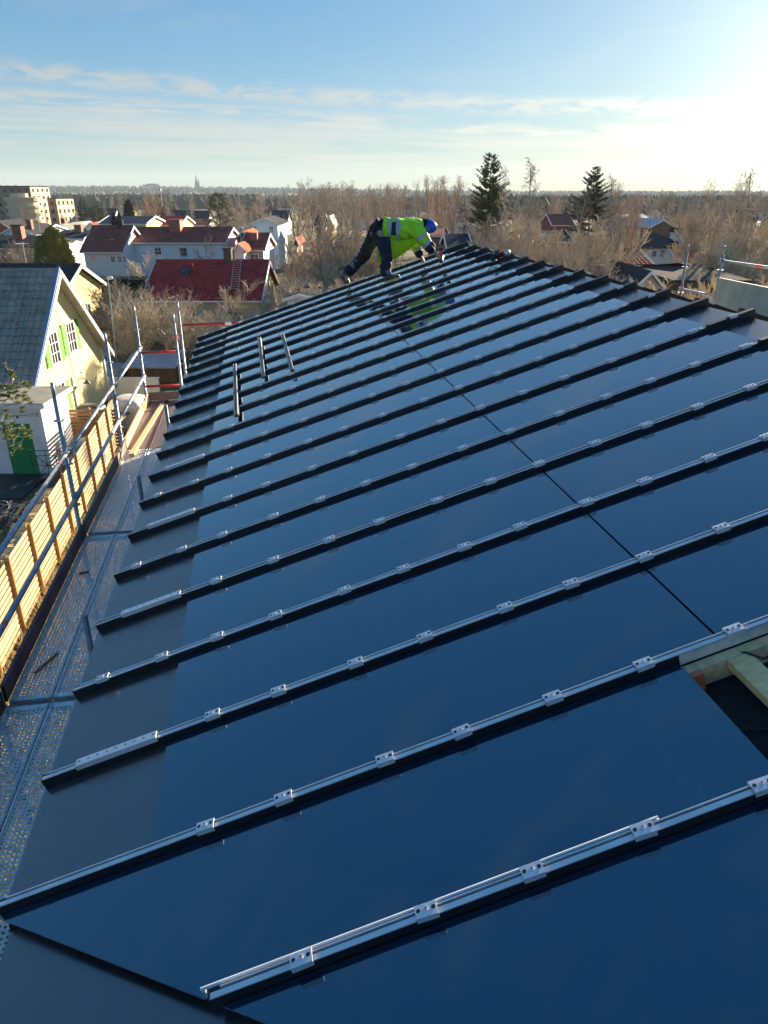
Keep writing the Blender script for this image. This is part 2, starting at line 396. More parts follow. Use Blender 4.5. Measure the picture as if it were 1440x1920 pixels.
# ================================================================== land
def ground_sheet():
    mb = MB(); rings = [0, 6, 12, 20, 30, 45, 65, 90, 120, 160, 210, 280, 370, 500, 700, 950, 1300, 1700, 2200, 2800, 3500, 4300, 5200, 6200]; n = 96
    mb.v.append((0, 0, 0))
    for r in rings[1:]:
        for k in range(n):
            a = 2 * pi * k / n; x, y = r * cos(a), r * sin(a); mb.v.append((x, y, gz(x, y)))
    for k in range(n): mb.f.append((0, 1 + k, 1 + (k + 1) % n)); mb.m.append(0)
    for j in range(len(rings) - 2):
        a0, b0 = 1 + j * n, 1 + (j + 1) * n
        for k in range(n):
            k2 = (k + 1) % n; mb.f.append((a0 + k, b0 + k, b0 + k2, a0 + k2)); mb.m.append(0)
    o = mb.build('ground', 'ground', kind='structure', smooth=True); return o
ground_sheet()
mb = MB(); mb.prism([b2w(V(p)) for p in ((-3.6, -6, .005), (-.3, -6, .005), (-.3, 16, .005), (-3.6, 16, .005))], (0, 0, .012)); mb.build('under_deck_shade', 'under_deck_dark', kind='structure')  # dark strip added under the scaffold so the deck holes look shaded
# ================================================================== the building under the solar roof
U = 1 / D_
SEAM0, PITCH_E = .700, .3185
def ek(k): return SEAM0 + PITCH_E * k
KMAX = 19
EAVE, LOWJ, MIDJ, TOPJ, RIDGE = -.885, -.593, .562, 1.555, 1.700
def diag(e): return -.855 - 1.42 * (e - .982)
XR = rf(0, RIDGE).x
def rfm(e, s, h=0.0): p = rf(e, s, h); p.x = 2 * XR - p.x; return p
def rbox(mb, e0, e1, s0, s1, h0, h1, m=0, f=rf):
    P = [f(e0, s0, h0), f(e0, s1, h0), f(e1, s1, h0), f(e1, s0, h0), f(e0, s0, h1), f(e0, s1, h1), f(e1, s1, h1), f(e1, s0, h1)]
    if f is rfm: P = [P[1], P[0], P[3], P[2], P[5], P[4], P[7], P[6]]
    mb.hexa(P, m)
def rpoly(mb, pts, h0, h1, m=0):
    n = len(pts); A = [rf(e, s, h0) for e, s in pts]; B = [rf(e, s, h1) for e, s in pts]
    mb.add(A + B, [tuple(range(n))[::-1], tuple(range(n, 2 * n))] + [(i, (i + 1) % n, n + (i + 1) % n, n + i) for i in range(n)], m)
house_b = thing('solar_roof_building', 'building with a half-finished roof of dark blue solar panels and black seams', 'building', b2w((2, 6, 0)))
house_b.location = b2w(V((2, 6, 0))); house_b.rotation_euler = (0, 0, ANG); OFF[house_b.name] = V((2, 6, 0))
HB = house_b
EFAR = ek(KMAX) + .03
xe = rf(0, EAVE).x; ze = rf(0, EAVE).z; zr = rf(0, RIDGE).z
mb = MB(); x0, x1 = xe + .45, 2 * XR - xe - .45
mb.prism([(x0, -2.2, 0), (x1, -2.2, 0), (x1, -2.2, ze - .12), (XR, -2.2, zr - .28), (x0, -2.2, ze - .12)], (0, EFAR * D_ + 2.2 - .35, 0)); mb.build('wall', 'rosewall', HB)
# boarding with roofing felt on both slopes
mb = MB(); rpoly(mb, [(EFAR, -.872), (EFAR, RIDGE - .01), (-.80, RIDGE - .01), (.985, -.872)], -.150, -.105)
A = [rfm(e, s, h) for h in (-.150, -.105) for e, s in ((-1.1, -.872), (-1.1, RIDGE), (EFAR, RIDGE), (EFAR, -.872))]
mb.add(A, [(3, 2, 1, 0), (4, 5, 6, 7), (0, 1, 5, 4), (1, 2, 6, 5), (2, 3, 7, 6), (3, 0, 4, 7)])
mb.build('roofing_felt', 'membrane', HB)
mb = MB(); mb.beam(rf(EFAR + .012, EAVE, -.10), rf(EFAR + .012, RIDGE, -.10), .03, .20, (0, 0, 1)); mb.build('verge_board', 'blackpaint', HB)
mb = MB(); mb.beam(rf(.99, EAVE + .012, -.10), rf(EFAR, EAVE + .012, -.10), .03, .15, (0, 0, 1)); mb.build('fascia_board', 'blackpaint', HB)
# bays of panels and sheets
g = .019 * U
rnd = random.Random(5)
for k in range(1, KMAX):
    a, b = ek(k) + g, ek(k + 1) - g
    wob = rnd.uniform(-.004, .004)
    mb = MB(); rbox(mb, a, b, EAVE, LOWJ + .012, -.024, -.014 + wob * .2); mb.build('eave_sheet', 'sheet', HB)
    mb = MB(); rbox(mb, a, b, LOWJ, MIDJ - .0024, -.010, 0); mb.build('solar_panel', 'panel', HB)
    mb = MB(); rbox(mb, a, b, MIDJ + .0024, TOPJ, -.010, 0); mb.build('solar_panel', 'panel', HB)
    mb = MB(); rbox(mb, a, b, TOPJ - .01, RIDGE, -.022, -.013); mb.build('ridge_sheet', 'sheet', HB)
# the two unfinished bays nearest the camera, cut along the valley
a, b = ek(0) + g, ek(1) - g
mb = MB(); rpoly(mb, [(a, diag(a)), (b, diag(b)), (b, .465), (a, .465)][::-1], -.010, -.002); mb.build('solar_panel', 'panel', HB)
a, b = ek(-1) + g, ek(0) - g
mb = MB(); rpoly(mb, [(a, diag(a)), (b, diag(b)), (b, 1.55), (a, 1.55)][::-1], -.010, -.002); mb.build('solar_panel', 'panel', HB)
a, b = ek(-2) + g, ek(-1) - g
mb = MB(); rpoly(mb, [(a, diag(a)), (b, diag(b)), (b, 1.55), (a, 1.55)][::-1], -.010, -.002); mb.build('solar_panel', 'panel', HB)
# folded valley sheet and the next wing's sheet
def along(off, s):
    nx, ny = -.817, -.576; e = .982 + (s + .855) / -1.42     # point on diag at s, then shift sideways keeping s
    return (e - off / .817, s)
mb = MB(); rpoly(mb, [along(-.10, -.875), along(-.10, 1.5), along(.155, 1.5), along(.155, -.875)], -.062, -.055); mb.build('valley_sheet', 'sheet', HB)
P0, P1 = along(.155, -.875), along(.155, 1.5); Q0, Q1 = along(1.3, -.875), along(1.3, 1.5)
mb = MB(); A = [rf(*P0, -.058), rf(*P1, -.058), rf(*Q1, .42), rf(*Q0, .42)]; B = [p - V((0, 0, .012)) for p in A]
mb.hexa(B[::-1] + A[::-1] if False else [B[0], B[1], B[2], B[3], A[0], A[1], A[2], A[3]]); mb.build('wing_sheet', 'sheet', HB)
# ---- clip mesh, shared
def clip_mesh(L=.063):
    mb = MB(); mb.box((0, -.002, .003), (L, .034, .006)); mb.box((0, -.0205, -.004), (L, .003, .020)); mb.box((0, .0165, -.004), (L, .003, .018))
    for x in (-L * .34, L * .34): mb.tube([(x, 0, .0055), (x, 0, .0068)], .0062, 8, 1)
    mb.tube([(0, 0, .004), (0, 0, .0095)], .0072, 8, 0); mb.tube([(0, 0, .0092), (0, 0, .0100)], .0026, 6, 1)
    return mb.mesh('clip', ['alu', 'hole'])
def strip_mesh(L):
    mb = MB(); mb.box((0, 0, .003), (L, .038, .006)); mb.box((0, -.0205, -.006), (L, .003, .024))
    for i in range(9):
        x = -L / 2 + L * (.04 + .92 * i / 8); mb.tube([(x, .002, .0055), (x, .002, .0068)], .0045, 7, 1)
    return mb.mesh('cover_strip', ['alu', 'hole'])
CLIP = clip_mesh(); STRIP = strip_mesh(.19 * D_)
RM = Matrix.Rotation(-TH, 3, 'Y')
HSK = lambda k: .031 if k >= 2 else (.034 if k == 1 else .036)      # seam height above the panels
def seam(k):
    e = ek(k); w2 = .0165 * U; HS = HSK(k); cw = .0015 if k <= 3 else -.0065
    s0 = EAVE if k >= 1 else diag(e)
    s1 = RIDGE + .012
    mb = MB()
    if k == 1:
        rbox(mb, e - w2, e - .0125 * U, s0, .464, -.026, HS - .004); rbox(mb, e - .012 * U, e + w2, s0, s1, -.026, HS - .004)
    else: rbox(mb, e - w2, e + w2, s0, s1, -.026, HS - .004)
    sm = mb.build('seam', 'blackpaint', HB)
    mb = MB()                                       # aluminium cap: flat bar, groove, thin upstand on the far side
    capend = TOPJ - .05 if k > 0 else 1.5
    rbox(mb, e - .0155 * U, e + cw * U, s0 + .004, capend, HS - .004, HS)
    rbox(mb, e + .0065 * U, e + .0100 * U, s0 + .02, capend, HS - .004, HS + .005)
    mb.build('cap_bar', 'alu', sm)
    if k == 1:
        mb = MB(); rbox(mb, e - .0165 * U, e - .0128 * U, .468, 1.5, -.016, HS - .006); mb.build('side_flange', 'galv', sm)
    if k == 0:
        mb = MB(); mb.tube([rf(e + .024 * U, s0 - .012, HS - .004), rf(e + .020 * U, -.1, HS), rf(e + .019 * U, .26, HS + .001)], .0052, 8); mb.build('edge_rod', 'alu', sm)
        mb = MB(); rbox(mb, e + .016 * U, e + .028 * U, s0 - .010, s0 - .006, .0, HS - .006); mb.build('end_plate', 'alu', sm)
    if k >= 1:                                      # taller black cover over the top sheet
        mb = MB(); rbox(mb, e - .021 * U, e + .021 * U, TOPJ - .03, RIDGE + .02, -.02, HS + .010); mb.build('ridge_cover', 'blackpaint', sm)
    ss = []
    if k >= 3 and k % 2: ss += [-.80, -.635]
    start = -.485 if k else -.294
    s = start
    while s < 1.52:
        ss.append(s + rnd.uniform(-.014, .014)); s += .1765
    if k >= 1 and k % 3 != 1: ss.append(1.63)
    for s in ss:
        if s < s0 + .03: continue
        hh = HS + .001 + (.0105 if s > 1.54 else .0045)
        inst(CLIP, 'clip', sm, rf(e + rnd.uniform(-.002, .002) * U, s, hh), RM @ Matrix.Rotation(rnd.uniform(-.05, .05), 3, 'Z'))
    if k >= 2 and k % 2 == 0: inst(STRIP, 'cover_strip', sm, rf(e - .001 * U, -.705, HS + .0055), RM)
    return sm
for k in range(-1, KMAX + 1): seam(k)
# far slope: plain sheets and black seams whose tops stick up behind the ridge
for k in range(-2, KMAX):
    mb = MB(); a, b = ek(k) + g + .06, ek(k + 1) - g + .06
    rbox(mb, a, b, EAVE, RIDGE - .004, -.018, -.012, 0, rfm); mb.build('far_slope_sheet', 'sheet', HB)
for k in range(-1, KMAX + 1):
    e = ek(k) + .06
    mb = MB(); rbox(mb, e - .02 * U, e + .02 * U, EAVE, RIDGE + .005, -.026, .036, 0, rfm); sm = mb.build('seam', 'blackpaint', HB)
    if k % 2: inst(CLIP, 'clip', sm, rfm(e, RIDGE - .07, .042), Matrix.Rotation(TH, 3, 'Y'))
# ---- opening with felt, laths, connector and cable
mb = MB(); rbox(mb, ek(1) - .060 * U, ek(1) - .020 * U, .468, 1.62, -.100, -.022); mb.build('counter_batten', 'lath', HB)
mb = MB(); rbox(mb, .71, ek(1) - .062 * U, .548, .592, -.062, -.022); mb.build('batten', 'pine_wood', HB)
mb = MB(); mb.tube([rf(.70, .62, -.09), rf(.78, .60, -.085), rf(.84, .53, -.092), rf(.86, .50, -.096), rf(.86, .47, -.096)], .0045, 6); mb.build('cable', 'cable', HB, True)
mb = MB(); mb.tube([rf(.96, .66, -.03), rf(.955, .60, -.018), rf(.985, .585, -.02), rf(.995, .575, -.03)], .0045, 6); mb.build('cable', 'cable', HB, True)
mb = MB(); rbox(mb, ek(1) - .085 * U, ek(1) - .0605 * U, .470, .494, -.075, -.020); mb.box(rf(ek(1) - .088 * U, .484, -.085), (.016, .014, .03), 0); co = mb.build('cable_connector', 'orange_plastic', HB)
mb = MB(); mb.tube([rf(ek(1) - .088 * U, .484, -.085), rf(ek(1) - .11 * U, .480, -.098), rf(ek(1) - .14 * U, .466, -.100)], .004, 6); mb.build('cable', 'cable', co, True)
# ---- loose black bars lying across the seams
for n_, (a, b, lab) in enumerate((((441, 685), (444, 780), 'black rail lying across seams, leftmost and lowest of three loose rails'),
                  ((487, 635), (495, 708), 'middle one of three loose black rails lying across the roof seams'),
                  ((530, 628), (548, 695), 'loose black rail nearest the worker, lying slanted across the seams'))):
    def on_roof(px, py, h):
        r = ray(px, py); n = V((-ST, 0, CT)); rl = V((r.dot(XV), r.dot(EV), r.z)); t = -(D_ - h) / n.dot(rl); return V((0, 0, CAM_Z)) + rl * t
    A, B = on_roof(*a, .054), on_roof(*b, .054)
    nn_ = V((-ST, 0, CT)); mid = (A + B) / 2
    mb = MB(); mb.beam(A, B, .042, .022, nn_); up = nn_ * .011; d = (B - A).normalized(); sd = d.cross(nn_) * .017
    mb.beam(A + sd + up * 1.6, B + sd + up * 1.6, .006, .016, nn_, 1); mb.beam(A - sd + up * 1.6, B - sd + up * 1.6, .006, .016, nn_, 1)
    single(mb, 'loose_rail', ['blackpaint', 'galvdark'], lab, 'rail', mid, True, 'loose rails on the roof')
# ================================================================== scaffolds
DZ = 6.04
def deck_mesh(L=3.0, W=.318):
    mb = MB(); t = .045
    nx, ny = 9, 84; mx, my = .022, .05; px_, py_ = (W - 2 * mx) / nx, (L - 2 * my) / ny
    for j in range(ny):
        for i in range(nx):
            cx, cy_ = -W / 2 + mx + (i + .5) * px_, -L / 2 + my + (j + .5) * py_
            o = len(mb.v); hx, hy = px_ / 2, py_ / 2
            for (x, y) in ((-hx, -hy), (0, -hy), (hx, -hy), (hx, 0), (hx, hy), (0, hy), (-hx, hy), (-hx, 0)): mb.v.append((cx + x, cy_ + y, 0))
            off = (.22 if i % 2 else -.22) * py_; r = .0088
            for q in range(8):
                a = -3 * pi / 4 + q * pi / 4; mb.v.append((cx + r * cos(a), cy_ + r * sin(a) + off * .5, -.004 if q % 2 else 0))
            for q in range(8):
                q2 = (q + 1) % 8; mb.f.append((o + q, o + q2, o + 8 + q2, o + 8 + q)); mb.m.append(0)
    for sx in (-1, 1):
        mb.box((sx * (W / 2 - mx / 2), 0, -t / 2 + .004), (mx, L, t)); mb.box((sx * (W / 2 - .012), 0, .006), (.008, L, .008))
    for sy in (-1, 1): mb.box((0, sy * (L / 2 - my / 2), -t / 2 + .002), (W - 2 * mx - .002, my, t))
    return mb.mesh('deck_plank', 'galv')
DECK = deck_mesh()
def wood_deck_mesh(L=3.0, W=.318):
    mb = MB()
    for i in range(1): mb.box((0, 0, -.008), (W - .03, L, .016), 0)
    for sx in (-1, 1): mb.box((sx * (W / 2 - .008), 0, -.02), (.014, L, .06), 1)
    return mb.mesh('deck_plank', ['plywood_dark', 'maroon'])
mat('plywood_dark', (.16, .12, .11), .55, .35, 2, stretch=(8, 1, 8))
WDECK = wood_deck_mesh()
ES = [-1.24, 1.85, 4.92, 8.0, 11.10, 14.0]
scf = thing('scaffold', 'galvanised steel scaffold with perforated walkway along the left eave of the roof', 'scaffold', (-2.2, 8, 0), True)
OC, IC = -2.2, -1.5
def standard(par, c, e, z1, m='tube', rings=(1.0, .5)):
    mb = MB(); mb.tube([(c, e, 0), (c, e, z1 - .16)], .0242, 10); mb.tube([(c, e, z1 - .165), (c, e, z1)], .0195, 10); p = mb.build('standard', m, par, True)
    z = z1 - .42
    while z > DZ - 1.2:
        mb = MB(); mb.tube([(c, e, z - .005), (c, e, z + .005)], .058, 10); mb.build('rosette', m, p); z -= .5
    return p
tops = {-1.24: 7.85, 1.85: 7.85, 4.92: 7.85, 8.0: 7.85, 11.10: 7.82, 14.0: 7.80}
for e in ES:
    standard(scf, OC, e, tops[e])
    if e < 13: 
        mb = MB(); mb.tube([(IC, e + .2, 0), (IC, e + .2, 6.66)], .0242, 10); mb.build('standard', 'galvdark', scf, True)
    mb = MB(); mb.box(((OC + IC) / 2 + .17, e, DZ - .055), (1.08, .05, .06)); mb.build('transom', 'galvdark', scf)
p5 = standard(scf, -1.51, 13.9, 7.66); mb = MB(); mb.tube([(-1.51, 13.9, 7.20), (-1.51, 13.9, 7.29)], .0262, 10); mb.build('tape_mark', 'tape', p5)
p6 = standard(scf, -1.47, 14.5, 7.78)
for i in range(len(ES) - 1):
    a, b = ES[i], ES[i + 1]
    for z, nm in ((DZ + 1.02, 'guard_rail'), (DZ + .49, 'guard_rail')):
        mb = MB(); mb.tube([(OC + .03, a + .03, z), (OC + .03, b - .03, z)], .0242, 10); gr = mb.build(nm, 'tube', scf, True)
        if i in (2, 3):
            f = .86 if z > 7 else .12
            mb = MB(); y_ = a + (b - a) * f; mb.tube([(OC + .03, y_, z), (OC + .03, y_ + .05, z)], .0256, 10); mb.build('tape_mark', 'tape', gr)
        for e in (a + .05, b - .05):
            mb = MB(); mb.box((OC + .03, e, z), (.05, .075, .06)); mb.build('coupler', 'galvdark', gr)
    for j in range(3):
        c = OC + .06 + .165 + j * .328
        far = (i == 4)
        inst(WDECK if far else DECK, 'deck_plank', scf, (c, (a + b) / 2, DZ - (.002 if j == 1 else 0)))
    tm = {0: 'maroon', 1: 'maroon', 2: 'maroon', 3: 'greywood', 4: 'pine_wood'}[i]
    mb = MB(); mb.box((OC + .045, (a + b) / 2, DZ + .08), (.03, b - a - .08, .155)); mb.build('toe_board', tm, scf)
    mb = MB(); mb.box((OC + .04, b - .03, DZ + .06), (.05, .02, .19)); mb.build('bracket', 'galvdark', scf)
mb = MB(); mb.box((-1.72, 13.97, DZ + .09), (.86, .03, .16)); mb.build('toe_board', 'greywood', scf)
for z in (DZ + .93, DZ + .29):
    mb = MB(); mb.tube([(OC + .03, 13.93, z), (-1.53, 13.92, z)], .0242, 10); rr = mb.build('guard_rail', 'redpaint', scf, True)
mb = MB(); mb.tube([(-1.42, 14.5, 7.36), (1.6, 14.6, 7.36)], .0242, 10); rr = mb.build('guard_rail', 'redpaint', scf, True)
mb = MB(); mb.tube([(-.62, 14.525, 7.36), (-.50, 14.53, 7.36)], .0262, 10); mb.build('tape_mark', 'alu', rr)
standard(scf, 1.6, 14.6, 7.6)
# loose timber and stick on the walkway
mb = MB(); mb.beam((-2.02, 10.75, DZ + .024), (-1.86, 13.6, DZ + .024), .07, .035); single(mb, 'timber_plank', 'pine_wood', 'pale narrow timber plank lying lengthwise on the far scaffold walkway', 'plank', (-1.95, 12, DZ + .02), True)
mb = MB(); mb.beam((-2.02, 5.28, DZ + .02), (-1.90, 5.55, DZ + .02), .022, .012); single(mb, 'wood_stick', 'brownslat', 'small broken brown stick lying on the near perforated walkway', 'stick', (-1.96, 5.4, DZ + .014), True)
mb = MB(); mb.beam((-2.02, 7.0, DZ + .020), (-1.93, 7.03, DZ + .020), .03, .012); single(mb, 'metal_offcut', 'blackpaint', 'small black offcut lying on the walkway beside the maroon toe board', 'offcut', (-1.97, 7.0, DZ + .014), True)
# right-hand scaffold, seen over the ridge
sc2 = thing('scaffold', 'steel scaffold posts and rails rising behind the ridge at right', 'scaffold', (8.6, 13, 0), True)
for e, z1 in ((13.95, 8.74), (12.76, 8.79), (9.7, 8.79)):
    standard(sc2, 8.6, e, z1, 'galvdark' if e > 13 else 'tube')
for z, e0, e1 in ((8.53, 12.76, 9.7), (7.89, 13.95, 12.78), (7.98, 12.74, 9.7)):
    mb = MB(); mb.tube([(8.6, e0, z), (8.6, e1, z)], .026, 10); gr = mb.build('guard_rail', 'tube', sc2, True)
    if z > 8.5: mb = MB(); mb.tube([(8.6, 11.75, z), (8.6, 11.60, z)], .0275, 10); mb.build('tape_mark', 'tape', gr)
    mb = MB(); mb.box((8.6, e0, z), (.07, .06, .07)); mb.build('coupler', 'galvdark', gr)
for j in range(2): inst(DECK, 'deck_plank', sc2, (8.42 + j * .33 + .02, 12.4, 7.0))
mb = MB(); mb.beam((8.33, 12.35, 7.66), (8.22, 10.2, 7.66), .02, 1.24); single(mb, 'plywood_sheet', 'plywood', 'pale plywood sheet standing on edge by the scaffold at the right edge', 'plywood', (8.3, 11, 7.0), True)
# ================================================================== houses
def tile_slope(mb, x0, x1, A, B, tw=.30, cl=.36, amp=.022, step=.018):
    """wavy stepped roof tiles on a slope from eave point A(y,z) to ridge point B(y,z)"""
    A, B = V((0, A[0], A[1])), V((0, B[0], B[1])); L = (B - A).length; d = (B - A) / L; n = V((1, 0, 0)).cross(d)
    if n.z < 0: n = -n
    nt_ = max(2, round((x1 - x0) / tw)); nc = max(2, round(L / cl)); cols = nt_ * 4 + 1
    prof = (0, .8, 1, .6)
    for c in range(nc):
        o = len(mb.v)
        for e, hh in ((0, step), (1.04, 0)):
            for i in range(cols):
                x = x0 + (x1 - x0) * i / (cols - 1); p = A + d * (L * min(1, (c + e) / nc)) + n * (.012 + hh + amp * prof[i % 4]); mb.v.append((x, p.y, p.z))
        for i in range(cols):
            x = x0 + (x1 - x0) * i / (cols - 1); p = A + d * (L * c / nc); mb.v.append((x, p.y, p.z))
        for i in range(cols - 1):
            mb.f.append((o + i, o + i + 1, o + cols + i + 1, o + cols + i)); mb.m.append(0)
            mb.f.append((o + 2 * cols + i, o + 2 * cols + i + 1, o + i + 1, o + i)); mb.m.append(0)
def window(par, c, w_, h_, face, trim='white_trim', mull=(1, 2), pane='pane', depth=.05):
    """c centre on the wall, face 'front' (-y), 'right' (+x)"""
    c = V(c); ax, nn_ = (V((1, 0, 0)), V((0, -1, 0))) if face == 'front' else (V((0, 1, 0)), V((1, 0, 0)))
    t = .09 if w_ > .6 else .06; mb = MB()
    def bar(u, z, du, dz, dp, m=0):
        p = c + ax * u + V((0, 0, z)) + nn_ * dp / 2; s = [0, 0, dz]; s[0 if face == 'front' else 1] = du; s[1 if face == 'front' else 0] = dp; mb.box(p, s, m)
    for s in (-1, 1): bar(s * (w_ / 2 + t / 2), 0, t, h_ + 2 * t, depth + .02); bar(0, s * (h_ / 2 + t / 2), w_, t, depth + .02)
    for i in range(1, mull[0] + 1): bar(-w_ / 2 + w_ * i / (mull[0] + 1), 0, .045, h_, depth)
    for i in range(1, mull[1]): bar(0, -h_ / 2 + h_ * i / mull[1], w_, .04, depth * .9)
    wi = mb.build('window', trim, par)
    mb = MB(); bar(0, 0, w_, h_, .025); mb.build('pane', pane, wi)
    return wi
def house(name, label, x0, x1, y0, W, zw, zr, wall, roof, z0=None, ov=.35, og=.25, tiles=None, trim='white_trim', chim=(), cat='house', hip=0.0, barge=True, group=None, gablewall=None, step=None):
    """ridge along x; front eave wall at y0, walls up to zw, ridge at zr"""
    yc = y0 + W / 2
    if z0 is None: z0 = gz((x0 + x1) / 2, yc) - .1
    H_ = thing(name, label, cat, ((x0 + x1) / 2, yc, z0), group=group)
    sl = (zr - zw) / (W / 2); th = .16
    mb = MB(); y1 = y0 + W
    if hip: mb.box(((x0 + x1) / 2, yc, (z0 + zw) / 2), (x1 - x0, W, zw - z0))
    else: mb.prism([(x0, y0, z0), (x0, y1, z0), (x0, y1, zw), (x0, yc, zr - .02), (x0, y0, zw)], (x1 - x0, 0, 0))
    mb.build('wall', wall, H_)
    if gablewall:
        mb = MB(); mb.prism([(x1 + .004, y0 + .02, z0), (x1 + .004, y1 - .02, z0), (x1 + .004, y1 - .02, zw), (x1 + .004, yc, zr - .05), (x1 + .004, y0 + .02, zw)], (.02, 0, 0)); mb.build('gable_wall', gablewall, H_)
    mb = MB(); ye0, ye1 = y0 - ov, y1 + ov; zl = zw - ov * sl; a, b = x0 - og, x1 + og
    if hip:
        P = [(a, ye0, zl), (b, ye0, zl), (b, ye1, zl), (a, ye1, zl), (a + hip, yc, zr + th), (b - hip, yc, zr + th)]
        mb.add(P + [(p[0], p[1], p[2] + .14) for p in P[:4]], [(3, 2, 1, 0), (6, 7, 5, 4), (7, 8, 5), (8, 9, 4, 5), (9, 6, 4), (0, 1, 7, 6), (1, 2, 8, 7), (2, 3, 9, 8), (3, 0, 6, 9)])
        rf_ = mb.build('roof', roof, H_)
    else:
        mb.prism([(a, ye0, zl + .02), (a, yc, zr + .02), (a, ye1, zl + .02), (a, ye1, zl + th), (a, yc, zr + th), (a, ye0, zl + th)], (b - a, 0, 0))
        rf_ = mb.build('roof', roof, H_)
        if tiles:
            mb = MB(); tile_slope(mb, a + .02, b - .02, (ye0 - .02, zl + th), (yc, zr + th), *tiles); mb.build('roof_tiles', roof, rf_, kind='stuff')
            mb = MB(); mb.tube([(a, yc, zr + th + .01), (b, yc, zr + th + .01)], .11, 8); mb.build('ridge_cap', roof, rf_)
        if barge:
            for xx in (a, b):
                for (yy, zz) in ((ye0, zl), (ye1, zl)):
                    mb = MB(); sg = -1 if xx == a else 1
                    mb.prism([(xx + sg * .003, yy, zz - .04), (xx + sg * .003, yc, zr - .04), (xx + sg * .003, yc, zr + th + .06), (xx + sg * .003, yy, zz + th + .06)], (sg * .045, 0, 0)); mb.build('bargeboard', trim, rf_)
            mb = MB(); mb.tube([(a + .05, ye0 - .07, zl + .05), (b - .05, ye0 - .07, zl + .05)], .06, 7); mb.build('gutter', trim, rf_)
    for (cx, cy_, cw, cd, cz0, cz1, cm) in chim:
        mb = MB(); mb.box((cx, cy_, (cz0 + cz1) / 2), (cw, cd, cz1 - cz0)); ch = mb.build('chimney', cm, rf_)
        mb = MB(); mb.box((cx, cy_, cz1 + .05), (cw + .12, cd + .12, .10)); mb.build('chimney_cap', 'roof_dark', ch)
    if not hip and x1 - x0 > 4:
        mb = MB(); mb.tube([(x1 - .12, y0 - .06, z0), (x1 - .12, y0 - .06, zw - .25), (x1 - .05, ye0 - .05, zl + .02)], .045, 6); mb.build('downpipe', trim, H_)
        mb = MB(); mb.box(((x0 + x1) / 2, y0 - .015, z0 + .3), (x1 - x0 - .02, .03, .6)); mb.build('plinth', 'concrete', H_)
        if random.Random(int(x0 * 7)).random() < .6:
            ax = x0 + (x1 - x0) * .8; mb = MB(); mb.tube([(ax, yc, zr), (ax, yc, zr + 1.7)], .022, 5)
            for q in range(5): mb.tube([(ax - .35 + q * .17, yc - .3 + .04 * q, zr + 1.6), (ax - .35 + q * .17, yc + .3 - .04 * q, zr + 1.6)], .010, 4)
            mb.tube([(ax - .4, yc, zr + 1.6), (ax + .4, yc, zr + 1.6)], .014, 4); mb.build('aerial', 'lampgrey', rf_)
    H_['_x1'] = x1; H_['_y0'] = y0
    return H_, rf_
def wpx(h, face, rects, **k):
    """windows given as photo pixel rectangles on a wall already placed in space"""
    for (a, b, c, d) in rects:
        if face == 'front':
            y = h['_y0']; p, q = at_y(a, b, y), at_y(c, d, y); window(h, ((p.x + q.x) / 2, y, (p.z + q.z) / 2), abs(q.x - p.x), abs(q.z - p.z), 'front', **k)
        else:
            x = h['_x1']; p, q = at_x(a, b, x), at_x(c, d, x); window(h, (x, (p.y + q.y) / 2, (p.z + q.z) / 2), abs(q.y - p.y), abs(q.z - p.z), 'right', **k)
def hpx(name, label, pl, pr, pe, pri, Y, W, wall, roof, **k):
    """front eave line at photo row pe, ridge at row pri, the eave at distance Y"""
    ov = k.get('ov', .35); e = at_y((pl + pr) / 2, pe, Y); r = at_y((pl + pr) / 2, pri, Y + ov + W / 2)
    sl = (r.z - .16 - e.z) / (W / 2 + ov); og = k.get('og', .25)
    x0, x1 = at_y(pl, pe, Y).x + og, at_y(pr, pe, Y).x - og
    return house(name, label, x0, x1, Y + ov, W, e.z + sl * ov, r.z - .16, wall, roof, **k)
# ---- cream house with green shutters
CH, CR = house('cream_house', 'cream wooden house with green shutters and grey tiled roof', -26, -14.1, 27.6, 8.2, 2.55, 6.5, 'cream', 'roof_grey', z0=0, ov=.45, og=.42, tiles=(.30, .37, .075, .055), trim='white_trim')
def panel_right(par, name, m, x, y, z, w_, h_, t=.04, off=.02):
    mb = MB(); mb.box((x + off + t / 2, y, z), (t, w_, h_)); return mb.build(name, m, par)
XG = -14.1
for (px, py) in ((100, 653), (132, 632)):
    p = at_x(px, py, XG); window(CH, (XG, p.y, p.z), .80, 1.22, 'right', mull=(2, 3))
    for sg in (-1, 1):
        s = panel_right(CH, 'shutter', 'green_shutter', XG, p.y + sg * .70, p.z, .40, 1.34)
        for j in range(6): mb = MB(); mb.box((XG + .066, p.y + sg * .70, p.z - .5 + .2 * j), (.012, .32, .05)); mb.build('slat', 'green_shutter', s)
p = at_x(114, 742, XG); window(CH, (XG, p.y, p.z - .1), .80, 1.2, 'right', mull=(2, 3))
panel_right(CH, 'shutter', 'green_shutter', XG, p.y + .66, p.z - .1, .42, 1.3)
mb = MB(); mb.box((XG + .05, p.y, p.z + .62), (.25, 1.1, .05)); mb.build('window_hood', 'white_trim', CH)
p = at_x(150, 745, XG); dr = panel_right(CH, 'door', 'cream', XG, p.y, 1.03, .95, 2.0)
for dy in (-.55, .55): mb = MB(); mb.box((XG + .05, p.y + dy, 1.05), (.06, .10, 2.1)); mb.build('door_frame', 'white_trim', dr)
p = at_x(146, 717, XG); lm = MB(); lm.tube([(XG, p.y, p.z + .10), (XG + .25, p.y, p.z + .22), (XG + .42, p.y, p.z + .12)], .02, 6); lm.tube([(XG + .42, p.y, p.z + .12), (XG + .42, p.y, p.z - .04)], [.04, .17], 10, cap=False); lm.build('wall_lamp', 'iron', CH)
